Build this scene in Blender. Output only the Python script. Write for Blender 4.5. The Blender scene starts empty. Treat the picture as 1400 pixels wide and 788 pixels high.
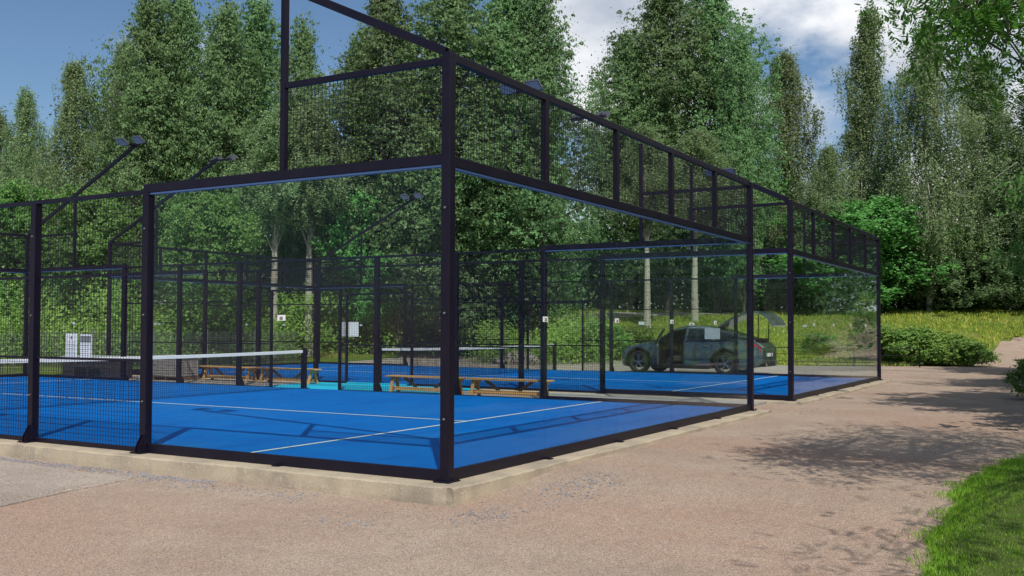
import bpy, bmesh, math, random
import numpy as np
from mathutils import Vector, Matrix

random.seed(7)
SC = bpy.context.scene
COL = SC.collection

# ------------------------------------------------------------------ camera
yaw, pit, rol = 0.5282, 0.0293, 0.0033
cam_loc = Vector((-7.821, -5.269, 1.4075))
F = Vector((math.cos(yaw) * math.cos(pit), math.sin(yaw) * math.cos(pit), math.sin(pit)))
R0 = Vector((math.sin(yaw), -math.cos(yaw), 0)); U0 = R0.cross(F)
R1 = math.cos(rol) * R0 + math.sin(rol) * U0; U1 = -math.sin(rol) * R0 + math.cos(rol) * U0
cd = bpy.data.cameras.new('camera'); cam = bpy.data.objects.new('camera', cd); COL.objects.link(cam)
m = Matrix((R1, U1, -F)).transposed().to_4x4(); m.translation = cam_loc
cam.matrix_world = m
cd.sensor_width = 36; cd.lens = 1356.9 / 1400 * 36; cd.shift_y = 15.35 / 1400
cd.clip_start = 0.05; cd.clip_end = 2000
SC.camera = cam

# ------------------------------------------------------------------ sun, sky, exposure
SUN_EL = math.radians(51)
sun_to = Vector((-0.80 * math.cos(SUN_EL), -0.60 * math.cos(SUN_EL), math.sin(SUN_EL)))
sd = bpy.data.lights.new('sun', 'SUN'); sd.energy = 4.2; sd.angle = math.radians(0.5); sd.color = (1, .94, .84)
so = bpy.data.objects.new('sun', sd); COL.objects.link(so)
so.rotation_euler = sun_to.to_track_quat('Z', 'Y').to_euler(); so.location = (-20, -20, 40)

W = bpy.data.worlds.new('World'); SC.world = W; W.use_nodes = True
wn, wl = W.node_tree.nodes, W.node_tree.links
wn.clear()
def N(nodes, t, **k):
    n = nodes.new(t)
    for a, b in k.items(): setattr(n, a, b)
    return n
sky = N(wn, 'ShaderNodeTexSky', sky_type='NISHITA', sun_disc=False, sun_elevation=SUN_EL,
        sun_rotation=math.atan2(-0.8, -0.6), air_density=1.0, dust_density=0.2, ozone_density=3.0)
tc = N(wn, 'ShaderNodeTexCoord')
mp = N(wn, 'ShaderNodeMapping'); mp.inputs['Scale'].default_value = (1, 1, 2.0); mp.inputs['Location'].default_value = (3.3, 1.7, 0.4)
nz = N(wn, 'ShaderNodeTexNoise'); nz.inputs['Scale'].default_value = 3.2; nz.inputs['Detail'].default_value = 9; nz.inputs['Roughness'].default_value = .55
dot = N(wn, 'ShaderNodeVectorMath', operation='DOT_PRODUCT'); dot.inputs[1].default_value = (R0.x, R0.y, 0)
ma = N(wn, 'ShaderNodeMath', operation='MULTIPLY_ADD'); ma.inputs[1].default_value = .36
cr = N(wn, 'ShaderNodeValToRGB'); cr.color_ramp.elements[0].position = .46; cr.color_ramp.elements[1].position = .57
nz2 = N(wn, 'ShaderNodeTexNoise'); nz2.inputs['Scale'].default_value = 7; nz2.inputs['Detail'].default_value = 6
cc = N(wn, 'ShaderNodeValToRGB')
cc.color_ramp.elements[0].position = .35; cc.color_ramp.elements[0].color = (5.3, 5.9, 7.0, 1)
cc.color_ramp.elements[1].position = .65; cc.color_ramp.elements[1].color = (11, 11.1, 11.3, 1)
mix = N(wn, 'ShaderNodeMix', data_type='RGBA')
bg = N(wn, 'ShaderNodeBackground'); bg.inputs['Strength'].default_value = .096
wo = N(wn, 'ShaderNodeOutputWorld')
wl.new(tc.outputs['Generated'], mp.inputs['Vector']); wl.new(mp.outputs[0], nz.inputs['Vector']); wl.new(mp.outputs[0], nz2.inputs['Vector'])
wl.new(tc.outputs['Generated'], dot.inputs[0]); wl.new(dot.outputs['Value'], ma.inputs[0]); wl.new(nz.outputs['Fac'], ma.inputs[2])
wl.new(ma.outputs[0], cr.inputs[0]); wl.new(nz2.outputs['Fac'], cc.inputs[0])
wl.new(cr.outputs[0], mix.inputs['Factor']); hs = N(wn, 'ShaderNodeHueSaturation'); hs.inputs['Saturation'].default_value = 1.08; wl.new(sky.outputs[0], hs.inputs['Color']); wl.new(hs.outputs[0], mix.inputs['A']); wl.new(cc.outputs[0], mix.inputs['B'])
wl.new(mix.outputs['Result'], bg.inputs[0]); wl.new(bg.outputs[0], wo.inputs[0])
vs = SC.view_settings
vs.view_transform = 'Standard'; vs.look = 'None'; vs.exposure = -0.02; vs.gamma = 1; vs.use_curve_mapping = False
SC.render.engine = 'CYCLES'
cy = SC.cycles
cy.max_bounces = 8; cy.diffuse_bounces = 3; cy.glossy_bounces = 3; cy.transmission_bounces = 4; cy.transparent_max_bounces = 40
cy.use_denoising = True; cy.caustics_reflective = False; cy.caustics_refractive = False
try: cy.denoiser = 'OPENIMAGEDENOISE'; cy.denoising_input_passes = 'RGB_ALBEDO_NORMAL'
except Exception: pass
cy.sample_clamp_indirect = 6

# ------------------------------------------------------------------ helpers
class MB:
    def __init__(s): s.v = []; s.f = []
    def quad(s, a, b, c, d):
        n = len(s.v); s.v += [a, b, c, d]; s.f.append((n, n + 1, n + 2, n + 3))
    def poly(s, pts):
        n = len(s.v); s.v += list(pts); s.f.append(tuple(range(n, n + len(pts))))
    def box(s, lo, hi):
        x0, y0, z0 = lo; x1, y1, z1 = hi; n = len(s.v)
        s.v += [(x0, y0, z0), (x1, y0, z0), (x1, y1, z0), (x0, y1, z0), (x0, y0, z1), (x1, y0, z1), (x1, y1, z1), (x0, y1, z1)]
        s.f += [tuple(n + i for i in q) for q in ((0, 3, 2, 1), (4, 5, 6, 7), (0, 1, 5, 4), (1, 2, 6, 5), (2, 3, 7, 6), (3, 0, 4, 7))]
    def cbox(s, c, d): s.box([c[i] - d[i] / 2 for i in range(3)], [c[i] + d[i] / 2 for i in range(3)])
    def beam(s, a, b, w, h, up=(0, 0, 1)):
        a = Vector(a); b = Vector(b); d = (b - a).normalized(); u = Vector(up)
        if abs(d.dot(u)) > .98: u = Vector((1, 0, 0))
        r = d.cross(u).normalized(); u = r.cross(d)
        n = len(s.v)
        for p in (a, b):
            for i, j in ((-1, -1), (1, -1), (1, 1), (-1, 1)): s.v.append(tuple(p + r * w / 2 * i + u * h / 2 * j))
        s.f += [tuple(n + i for i in q) for q in ((0, 3, 2, 1), (4, 5, 6, 7), (0, 1, 5, 4), (1, 2, 6, 5), (2, 3, 7, 6), (3, 0, 4, 7))]
    def tube(s, pts, rad, k=8, cap=True):
        pts = [Vector(p) for p in pts]; n0 = len(s.v)
        rad = rad if hasattr(rad, '__len__') else [rad] * len(pts)
        for i, p in enumerate(pts):
            d = (pts[min(i + 1, len(pts) - 1)] - pts[max(i - 1, 0)]).normalized()
            u = Vector((0, 0, 1)) if abs(d.z) < .9 else Vector((1, 0, 0))
            r = d.cross(u).normalized(); u = r.cross(d)
            for j in range(k):
                a = 2 * math.pi * j / k; s.v.append(tuple(p + (r * math.cos(a) + u * math.sin(a)) * rad[i]))
        for i in range(len(pts) - 1):
            for j in range(k):
                a = n0 + i * k + j; b = n0 + i * k + (j + 1) % k; s.f.append((a, b, b + k, a + k))
        if cap:
            s.f.append(tuple(n0 + j for j in range(k))[::-1]); s.f.append(tuple(n0 + (len(pts) - 1) * k + j for j in range(k)))
    def extrude(s, outline, axis, t0, t1):
        # outline: list of 2D points in the other two axes, extruded along axis
        def P(q, t):
            return (t, q[0], q[1]) if axis == 0 else (q[0], t, q[1]) if axis == 1 else (q[0], q[1], t)
        n = len(s.v); k = len(outline)
        s.v += [P(q, t0) for q in outline] + [P(q, t1) for q in outline]
        s.f.append(tuple(n + i for i in range(k))[::-1]); s.f.append(tuple(n + k + i for i in range(k)))
        for i in range(k): j = (i + 1) % k; s.f.append((n + i, n + j, n + k + j, n + k + i))
    def build(s, name, mat, parent=None, loc=(0, 0, 0), smooth=False, bevel=0):
        me = bpy.data.meshes.new(name); me.from_pydata([tuple(v) for v in s.v], [], s.f); me.update()
        bm = bmesh.new(); bm.from_mesh(me); bmesh.ops.recalc_face_normals(bm, faces=bm.faces)
        if bevel: bmesh.ops.bevel(bm, geom=bm.edges[:], offset=bevel, segments=2, affect='EDGES', profile=.5)
        bm.to_mesh(me); bm.free()
        if smooth: me.shade_smooth()
        me.materials.append(mat)
        o = bpy.data.objects.new(name, me); COL.objects.link(o); o.location = loc
        if parent: o.parent = parent
        return o

def tag(o, label=None, cat=None, group=None, kind=None):
    for k, v in (('label', label), ('category', cat), ('group', group), ('kind', kind)):
        if v: o[k] = v
    return o
def empty(name, loc, rz=0, **k):
    o = bpy.data.objects.new(name, None); COL.objects.link(o); o.location = loc; o.rotation_euler = (0, 0, rz); o.empty_display_size = .3
    return tag(o, **k)
KIDS = {}
def dup(o, parent=None):
    c = o.copy(); COL.objects.link(c)
    if parent: c.parent = parent
    for ch in [x for x in o.children]: dup(ch, c)
    return c

# ------------------------------------------------------------------ materials
def mat(name, base=(.5, .5, .5), rough=.6, metal=0, spec=.5, noise=None, bump=0, bscale=50, coat=0, tcoord='Object'):
    """noise = (scale, colour2, lo, hi, detail) mixes in a second colour"""
    M = bpy.data.materials.new(name); M.use_nodes = True; n, l = M.node_tree.nodes, M.node_tree.links
    b = n['Principled BSDF']; b.inputs['Base Color'].default_value = (*base, 1); b.inputs['Roughness'].default_value = rough
    b.inputs['Metallic'].default_value = metal; b.inputs['Specular IOR Level'].default_value = spec; b.inputs['Coat Weight'].default_value = coat
    t = N(n, 'ShaderNodeTexCoord')
    src = None
    for layer in (noise if isinstance(noise, list) else [noise] if noise else []):
        sc, c2, lo, hi, det = layer[:5]
        z = N(n, 'ShaderNodeTexNoise'); z.inputs['Scale'].default_value = sc; z.inputs['Detail'].default_value = det; z.inputs['Roughness'].default_value = .6
        if len(layer) > 5:
            mp = N(n, 'ShaderNodeMapping'); mp.inputs['Scale'].default_value = layer[5]; l.new(t.outputs[tcoord], mp.inputs[0]); l.new(mp.outputs[0], z.inputs['Vector'])
        else: l.new(t.outputs[tcoord], z.inputs['Vector'])
        r = N(n, 'ShaderNodeMapRange'); r.inputs[1].default_value = lo; r.inputs[2].default_value = hi
        l.new(z.outputs['Fac'], r.inputs[0])
        x = N(n, 'ShaderNodeMix', data_type='RGBA'); x.inputs['B'].default_value = (*c2, 1)
        if src is None: x.inputs['A'].default_value = (*base, 1)
        else: l.new(src, x.inputs['A'])
        l.new(r.outputs[0], x.inputs['Factor']); src = x.outputs['Result']
    if src: l.new(src, b.inputs['Base Color'])
    if bump:
        z = N(n, 'ShaderNodeTexNoise'); z.inputs['Scale'].default_value = bscale; z.inputs['Detail'].default_value = 6; l.new(t.outputs[tcoord], z.inputs['Vector'])
        bp = N(n, 'ShaderNodeBump'); bp.inputs['Strength'].default_value = bump; bp.inputs['Distance'].default_value = .01
        l.new(z.outputs['Fac'], bp.inputs['Height']); l.new(bp.outputs[0], b.inputs['Normal'])
    return M

M = {}
M['black'] = mat('black_powder_coat', (.0045, .0025, .012), .45, 0, .30, noise=(3, (.008, .005, .016), .4, .7, 5), bump=.05, bscale=200)
M['wire'] = mat('black_wire', (.006, .004, .011), .5)
M['galv'] = mat('galvanised', (.32, .34, .35), .45, .6, noise=(9, (.22, .23, .24), .4, .7, 4))
M['concrete'] = mat('kerb_concrete', (.43, .36, .26), .9, noise=[(2.2, (.30, .25, .19), .42, .68, 8), (30, (.46, .42, .35), .5, .75, 4), (.9, (.27, .23, .18), .52, .7, 6, (1, 1, 4))], bump=.6, bscale=60)
M['turf'] = mat('blue_turf', (.001, .098, .37), .9, 0, .04, noise=[(1.3, (.001, .12, .43), .35, .7, 6), (700, (.003, .14, .48), .5, .8, 2), (.35, (.012, .125, .37), .5, .75, 5), (9, (.03, .15, .40), .60, .85, 8, (1, .25, 1)), (1.1, (.001, .085, .33), .52, .72, 7, (.3, 2, 1))], bump=.25, bscale=500)
M['line'] = mat('line_white', (.66, .68, .56), .8, noise=(60, (.40, .47, .52), .45, .7, 4))
M['teal'] = mat('teal_turf', (.015, .36, .55), .9, 0, .1, noise=(5, (.02, .42, .60), .4, .7, 6), bump=.2, bscale=400)
M['white'] = mat('white_board', (.75, .76, .78), .5, noise=(6, (.68, .70, .72), .4, .7, 3))
M['grey'] = mat('grey_print', (.18, .18, .19), .6)
M['wood'] = mat('bench_timber', (.62, .36, .14), .65, noise=[(14, (.45, .23, .08), .4, .7, 6, (1, 8, 8))], bump=.2, bscale=60)
M['wood_dark'] = mat('weathered_timber', (.22, .13, .08), .75, noise=(12, (.13, .08, .05), .4, .7, 6), bump=.2, bscale=60)
M['slab'] = mat('paving_stone', (.36, .32, .30), .85, noise=[(5, (.26, .24, .23), .4, .7, 7), (90, (.44, .40, .38), .5, .8, 3)], bump=.4, bscale=90)
M['darkbox'] = mat('dark_stained_board', (.035, .028, .045), .6, noise=(8, (.055, .045, .06), .4, .7, 4))
M['lid'] = mat('grey_plastic', (.42, .42, .45), .5)
M['rock'] = mat('boulder_granite', (.36, .30, .29), .85, noise=[(4, (.48, .43, .42), .45, .7, 8), (40, (.2, .17, .17), .5, .7, 4)], bump=.8, bscale=12)
M['lamp_body'] = mat('lamp_housing', (.06, .065, .08), .5, .3)
M['seal_reflection'] = mat('seal_blue_reflection', (.05, .10, .24), .35, 0, .5)  # blue turf reflection under the rail, put into the strip's colour
M['lens'] = mat('lamp_glass', (.25, .32, .42), .15, 0, .6)

def gravel(name, c1, c2, c3):
    Mt = bpy.data.materials.new(name); Mt.use_nodes = True; n, l = Mt.node_tree.nodes, Mt.node_tree.links
    b = n['Principled BSDF']; b.inputs['Roughness'].default_value = .95; b.inputs['Specular IOR Level'].default_value = .2
    t = N(n, 'ShaderNodeTexCoord'); O = t.outputs['Object']
    def nz(sc, det, scale=None, rough=.6):
        z = N(n, 'ShaderNodeTexNoise'); z.inputs['Scale'].default_value = sc; z.inputs['Detail'].default_value = det; z.inputs['Roughness'].default_value = rough
        if scale:
            mp = N(n, 'ShaderNodeMapping'); mp.inputs['Scale'].default_value = scale; l.new(O, mp.inputs[0]); l.new(mp.outputs[0], z.inputs['Vector'])
        else: l.new(O, z.inputs['Vector'])
        return z.outputs['Fac']
    def mr(s, lo, hi, a=0, bb=1):
        r = N(n, 'ShaderNodeMapRange'); r.inputs[1].default_value = lo; r.inputs[2].default_value = hi; r.inputs[3].default_value = a; r.inputs[4].default_value = bb; l.new(s, r.inputs[0]); return r.outputs[0]
    def mx(f, a, bb, bt='MIX'):
        x = N(n, 'ShaderNodeMix', data_type='RGBA', blend_type=bt); l.new(f, x.inputs['Factor'])
        for k, v in (('A', a), ('B', bb)):
            if isinstance(v, tuple): x.inputs[k].default_value = (*v, 1)
            else: l.new(v, x.inputs[k])
        return x.outputs['Result']
    col = mx(mr(nz(.8, 7), .40, .66), c1, c2)
    col = mx(mr(nz(.33, 6, (1, .35, 1)), .50, .70), col, c3)
    vo = N(n, 'ShaderNodeTexVoronoi'); vo.inputs['Scale'].default_value = 140; l.new(O, vo.inputs['Vector'])
    sep = N(n, 'ShaderNodeSeparateColor'); l.new(vo.outputs['Color'], sep.inputs[0])
    hsv = N(n, 'ShaderNodeHueSaturation'); l.new(col, hsv.inputs['Color']); l.new(mr(sep.outputs[0], 0, 1, .5, 1.5), hsv.inputs['Value']); l.new(mr(sep.outputs[1], 0, 1, .7, 1.2), hsv.inputs['Saturation'])
    col = hsv.outputs[0]
    g = mx(mr(nz(17, 4), .60, .70, 0, .5), col, (.13, .10, .085))
    g = mx(mr(nz(3.2, 8, (1, 2.2, 1), .7), .52, .70, 0, .40), g, (.24, .185, .15))
    g = mx(mr(nz(260, 2), .62, .72, 0, .7), g, (.62, .55, .50))
    l.new(g, b.inputs['Base Color'])
    bp = N(n, 'ShaderNodeBump'); bp.inputs['Strength'].default_value = .7; bp.inputs['Distance'].default_value = .012
    ad = N(n, 'ShaderNodeMath', operation='MULTIPLY_ADD'); l.new(vo.outputs['Distance'], ad.inputs[0]); ad.inputs[1].default_value = -.8; l.new(nz(9, 8), ad.inputs[2])
    l.new(ad.outputs[0], bp.inputs['Height']); l.new(bp.outputs[0], b.inputs['Normal'])
    return Mt
M['gravel'] = gravel('pink_gravel', (.41, .315, .245), (.35, .26, .20), (.38, .25, .185))
M['gravel_grey'] = gravel('grey_gravel', (.40, .34, .30), (.34, .29, .255), (.37, .30, .25))
M['asphalt'] = gravel('worn_asphalt', (.42, .355, .305), (.36, .30, .26), (.30, .25, .215))
M['bluestone'] = gravel('crushed_bluestone', (.30, .30, .32), (.22, .22, .25), (.36, .33, .31))
M['ground_grass'] = mat('turf_soil', (.10, .15, .025), .95, 0, .1, noise=[(.25, (.25, .23, .07), .46, .62, 7), (.9, (.07, .125, .02), .45, .65, 8), (6, (.14, .18, .03), .45, .7, 5)], bump=1, bscale=8)
M['lawn_soil'] = mat('lawn_soil', (.05, .075, .018), .95, 0, .1, noise=[(3, (.08, .10, .03), .4, .65, 7)], bump=.6, bscale=40)

def glassmat(name, tint):
    Mt = bpy.data.materials.new(name); Mt.use_nodes = True; n, l = Mt.node_tree.nodes, Mt.node_tree.links; n.clear()
    o = N(n, 'ShaderNodeOutputMaterial'); mx = N(n, 'ShaderNodeMixShader'); tr = N(n, 'ShaderNodeBsdfTransparent'); gl = N(n, 'ShaderNodeBsdfGlossy')
    tr.inputs[0].default_value = (*tint, 1); gl.inputs['Roughness'].default_value = .012; gl.inputs['Color'].default_value = (.92, .95, 1, 1)
    g = N(n, 'ShaderNodeNewGeometry'); d = N(n, 'ShaderNodeVectorMath', operation='DOT_PRODUCT'); l.new(g.outputs['Incoming'], d.inputs[0]); l.new(g.outputs['Normal'], d.inputs[1])
    a = N(n, 'ShaderNodeMath', operation='ABSOLUTE'); l.new(d.outputs['Value'], a.inputs[0])
    s = N(n, 'ShaderNodeMath', operation='SUBTRACT'); s.inputs[0].default_value = 1; l.new(a.outputs[0], s.inputs[1])
    p = N(n, 'ShaderNodeMath', operation='POWER'); l.new(s.outputs[0], p.inputs[0]); p.inputs[1].default_value = 5.2
    q = N(n, 'ShaderNodeMath', operation='MULTIPLY_ADD'); l.new(p.outputs[0], q.inputs[0]); q.inputs[1].default_value = .80; q.inputs[2].default_value = .009
    l.new(q.outputs[0], mx.inputs[0]); l.new(tr.outputs[0], mx.inputs[1]); l.new(gl.outputs[0], mx.inputs[2]); l.new(mx.outputs[0], o.inputs[0])
    return Mt
M['glass'] = glassmat('court_glass', (.945, .975, .965))
M['car_glass'] = mat('tinted_car_glass', (.012, .018, .022), .05, 0, .8)

def leafmat(name, c1, c2, c3=None, trans=.35, rough=.5, c3pos=.93):
    Mt = bpy.data.materials.new(name); Mt.use_nodes = True; n, l = Mt.node_tree.nodes, Mt.node_tree.links; n.clear()
    o = N(n, 'ShaderNodeOutputMaterial'); g = N(n, 'ShaderNodeNewGeometry')
    r = N(n, 'ShaderNodeValToRGB'); r.color_ramp.elements[0].color = (*c1, 1); r.color_ramp.elements[1].color = (*c2, 1)
    if c3: e = r.color_ramp.elements.new(c3pos); e.color = (*c2, 1); r.color_ramp.elements[-1].color = (*c3, 1)
    l.new(g.outputs['Random Per Island'], r.inputs[0])
    oi = N(n, 'ShaderNodeObjectInfo'); hs = N(n, 'ShaderNodeHueSaturation')
    m1 = N(n, 'ShaderNodeMapRange'); m1.inputs[3].default_value = .492; m1.inputs[4].default_value = .530; l.new(oi.outputs['Random'], m1.inputs[0]); l.new(m1.outputs[0], hs.inputs['Hue'])
    m2 = N(n, 'ShaderNodeMapRange'); m2.inputs[3].default_value = .95; m2.inputs[4].default_value = 1.3; l.new(oi.outputs['Random'], m2.inputs[0]); l.new(m2.outputs[0], hs.inputs['Value'])
    l.new(r.outputs[0], hs.inputs['Color'])
    b = N(n, 'ShaderNodeBsdfPrincipled'); b.inputs['Roughness'].default_value = rough; b.inputs['Specular IOR Level'].default_value = .35
    t = N(n, 'ShaderNodeBsdfTranslucent'); mx = N(n, 'ShaderNodeMixShader'); mx.inputs[0].default_value = trans
    l.new(hs.outputs[0], b.inputs['Base Color']); l.new(hs.outputs[0], t.inputs[0]); l.new(b.outputs[0], mx.inputs[1]); l.new(t.outputs[0], mx.inputs[2]); l.new(mx.outputs[0], o.inputs[0])
    return Mt
M['leaf_aspen'] = leafmat('aspen_leaves', (.125, .225, .085), (.225, .345, .145), None, .42)
M['leaf_shrub2'] = leafmat('weed_leaves', (.120, .230, .045), (.240, .370, .080))
M['leaf_mid'] = leafmat('aspen_leaves_mid', (.110, .190, .075), (.205, .295, .125), None, .42)
M['leaf_birch'] = leafmat('birch_leaves', (.150, .215, .095), (.270, .345, .165), None, .42)
M['leaf_maple'] = leafmat('maple_leaves', (.110, .245, .060), (.215, .400, .110), None, .42)
M['leaf_dark'] = leafmat('dark_leaves', (.085, .155, .060), (.165, .250, .105), None, .38)
M['leaf_near'] = leafmat('rowan_leaves', (.055, .130, .018), (.120, .240, .030), None, .45)
M['leaf_shrub'] = leafmat('shrub_leaves', (.140, .240, .040), (.290, .390, .085))
M['blade'] = leafmat('grass_blades', (.15, .28, .020), (.28, .44, .035), (.44, .46, .12), .35)
M['meadow'] = leafmat('meadow_blades', (.22, .33, .04), (.42, .48, .09), (.70, .58, .12), .35, c3pos=.75)
M['bark'] = mat('dark_bark', (.075, .058, .045), .9, noise=(7, (.13, .105, .085), .45, .7, 7, (1, 1, .25)), bump=.8, bscale=14)
M['bark_birch'] = mat('birch_bark', (.50, .46, .40), .8, noise=[(2.2, (.07, .06, .05), .56, .64, 6, (1, 1, 5)), (9, (.36, .32, .27), .45, .7, 4)], bump=.4, bscale=14)
M['bark_pine'] = mat('pine_bark', (.20, .13, .095), .9, noise=(5, (.11, .08, .065), .45, .65, 7, (1, 1, .3)), bump=.9, bscale=10)
# ------------------------------------------------------------------ terrain
def sst(a, b, x): t = np.clip((x - a) / (b - a), 0, 1); return t * t * (3 - 2 * t)
def gz(x, y):
    x = np.asarray(x, float); y = np.asarray(y, float)
    D = (x - cam_loc.x) * .8637 + (y - cam_loc.y) * .504
    z = -.24 + .145 * sst(-1.4, 2.2, x)
    z = z + 3.0 * sst(41, 75, D) + .012 * np.sin(x * 1.7 + y * .6) * sst(20, 26, np.hypot(x + 8, y + 5)) * .5
    z = z + .25 * sst(41, 60, D) * (np.sin(x * .21 + 1) * np.cos(y * .17))
    return z
def gzf(x, y): return float(gz(x, y))
def depth(x, y): return (x - cam_loc.x) * .8637 + (y - cam_loc.y) * .504
def place(u, D):   # ground point at bearing u (px of a 1400-wide frame) and depth D
    c = Vector((cam_loc.x, cam_loc.y, 0)) + D * (Vector((.8637, .504, 0)) + (u - 700) / 1356.9 * Vector((.504, -.8637, 0)))
    return c.x, c.y

PATH_R = [(30, -2.6, 5.5), (36, -3.6, 4.2), (41, -3.9, 3.2), (47, -3.9, 3.1), (51.3, -4.3, 3.2), (56.7, -6.2, 3.4), (67, -12, 3.4), (80, -22, 3.2)]   # centre x, y, half width
PATH_C = [(44.5, 35, 1.6), (45, 30, 1.6), (46, 26, 1.7), (48, 22.5, 1.9), (53, 19, 2.2), (62, 17, 2.4)]
def strip(name, pts, matl, dz, n=50):
    P = np.array(pts, float); t = np.linspace(0, len(P) - 1, n); idx = np.arange(len(P))
    c = np.stack([np.interp(t, idx, P[:, i]) for i in range(3)], 1)
    k = np.ones(5) / 5
    for i in range(2): c[2:-2, i] = np.convolve(c[:, i], k, 'valid')
    d = np.gradient(c[:, :2], axis=0); d /= np.linalg.norm(d, axis=1)[:, None]; nrm = np.stack([-d[:, 1], d[:, 0]], 1)
    b = MB(); cols = 9; rng = np.random.default_rng(3); L = c[:, 2] + rng.normal(0, .09, n); Rr = c[:, 2] + rng.normal(0, .09, n)
    for i in range(n):
        for j in range(cols):
            s = -1 + 2 * j / (cols - 1); w = L[i] if s < 0 else Rr[i]
            p = c[i, :2] + nrm[i] * s * w; b.v.append((p[0], p[1], gzf(p[0], p[1]) + dz))
    for i in range(n - 1):
        for j in range(cols - 1): a = i * cols + j; b.f.append((a, a + 1, a + cols + 1, a + cols))
    o = b.build(name, matl, smooth=True); tag(o, kind='structure'); return c
def axis(lo, hi, fine_lo, fine_hi, f, c):
    a = list(np.arange(fine_lo, fine_hi + 1e-6, f)); x = fine_lo; s = f
    while x > lo: s *= c; x -= s; a.insert(0, x)
    x = fine_hi; s = f
    while x < hi: s *= c; x += s; a.append(x)
    return np.array(a)
def gridmesh(name, xs, ys, matl, zf, keep=None):
    X, Y = np.meshgrid(xs, ys); Z = zf(X, Y); nx = len(xs); ny = len(ys)
    V = np.stack([X, Y, Z], 2).reshape(-1, 3)
    i, j = np.meshgrid(np.arange(nx - 1), np.arange(ny - 1)); a = (j * nx + i).ravel()
    Fc = np.stack([a, a + 1, a + nx + 1, a + nx], 1)
    if keep is not None:
        cx = V[Fc].mean(1); Fc = Fc[keep(cx[:, 0], cx[:, 1])]
        used, inv = np.unique(Fc, return_inverse=True); V = V[used]; Fc = inv.reshape(-1, 4)
    me = bpy.data.meshes.new(name); me.from_pydata(V.tolist(), [], Fc.tolist()); me.update(); me.shade_smooth(); me.materials.append(matl)
    o = bpy.data.objects.new(name, me); COL.objects.link(o); tag(o, kind='structure'); return o
xs = axis(-500, 900, -12, 90, .5, 1.25); ys = axis(-700, 700, -14, 50, .5, 1.25)
gridmesh('ground', xs, ys, M['gravel'], gz)

def near_path(x, y, P, extra=0):
    P = np.array(P); best = np.full(np.shape(x), 1e9)
    for i in range(len(P) - 1):
        a, b = P[i], P[i + 1]; d = b[:2] - a[:2]; t = np.clip(((x - a[0]) * d[0] + (y - a[1]) * d[1]) / (d @ d), 0, 1)
        w = a[2] + (b[2] - a[2]) * t; dist = np.hypot(x - a[0] - d[0] * t, y - a[1] - d[1] * t) - w
        best = np.minimum(best, dist)
    return best + extra
def lawn_edge(x): return -4.30 - .17 * np.maximum(0, x - 3.6) + .05 * np.sin(x * .9) + .035 * np.sin(x * 2.9 + 1) + .025 * np.sin(x * 7)
def meadow_ok(x, y):
    D = depth(x, y)
    back = (y > 22.6) & (x > 4)
    far = (D > 40.6 + .5 * np.sin(y * .6)) & (x > 33.6 + .2 * np.sin(y))
    right = (y < -9.5) & (x > 24)
    return (back | far | right) & (near_path(x, y, PATH_R) > 0) & (near_path(x, y, PATH_C) > 0)
gridmesh('meadow', axis(0, 900, 2, 90, .5, 1.25), axis(-700, 700, -14, 60, .5, 1.25), M['ground_grass'], lambda x, y: gz(x, y) + .015, meadow_ok)
strip('path', PATH_R, M['gravel'], .01)
strip('road', PATH_C, M['asphalt'], .02)
# parking lot (grey gravel) beyond the far court
b = MB(); n = 40; px0, px1 = 22.5, 33.9
for i in range(n):
    y = 1.2 + 21.3 * i / (n - 1)
    for j in range(12):
        x = px0 + (px1 - px0) * j / 11 + (.15 * math.sin(y * 1.3) if j in (0, 11) else 0); b.v.append((x, y + (.2 * math.sin(x * 2) if i in (0, n - 1) else 0), gzf(x, y) + .006))
for i in range(n - 1):
    for j in range(11): a = i * 12 + j; b.f.append((a, a + 1, a + 13, a + 12))
tag(b.build('parking_lot', M['gravel_grey'], smooth=True), kind='structure')
# lawn at the right edge
b = MB(); n = 160
for i in range(n):
    x = -9 + 60 * i / (n - 1)
    for j, w in enumerate((0, .05, .3, 1, 3, 8, 25)):
        y = float(lawn_edge(x)) - w; b.v.append((x, y, gzf(x, y) + (.004 if j == 0 else .02 if j == 1 else .035)))
for i in range(n - 1):
    for j in range(6): a = i * 7 + j; b.f.append((a, a + 1, a + 8, a + 7))
tag(b.build('lawn', M['lawn_soil'], smooth=True), kind='structure')
# worn asphalt apron at the left and loose crushed stone next to the kerb
b = MB()
edge = [(-2.0, 9.5), (-.50, 9.5), (-.50, 8), (-.52, 6.0), (-.56, 5.0), (-.62, 4.3), (-.62, 3.62), (-1.39, 3.57), (-2.31, 3.34), (-4.5, 2.9), (-12, 2.0), (-12, 9.5)]
from mathutils.geometry import tessellate_polygon
pp = []
for i in range(len(edge)):
    a, c = edge[i], edge[(i + 1) % len(edge)]
    for k in range(6):
        t = k / 6; w = .012 if k else 0
        pp.append((a[0] + (c[0] - a[0]) * t + random.uniform(-w, w), a[1] + (c[1] - a[1]) * t + random.uniform(-w, w)))
n0 = len(pp); b.v = [(x, y, gzf(x, y) + .012) for x, y in pp] + [(x, y, gzf(x, y) - .01) for x, y in pp]
b.f = [tuple(t) for t in tessellate_polygon([[Vector((x, y, 0)) for x, y in pp]])] + [(i, (i + 1) % n0, n0 + (i + 1) % n0, n0 + i) for i in range(n0)]
tag(b.build('pavement', M['asphalt']), kind='structure')

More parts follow.
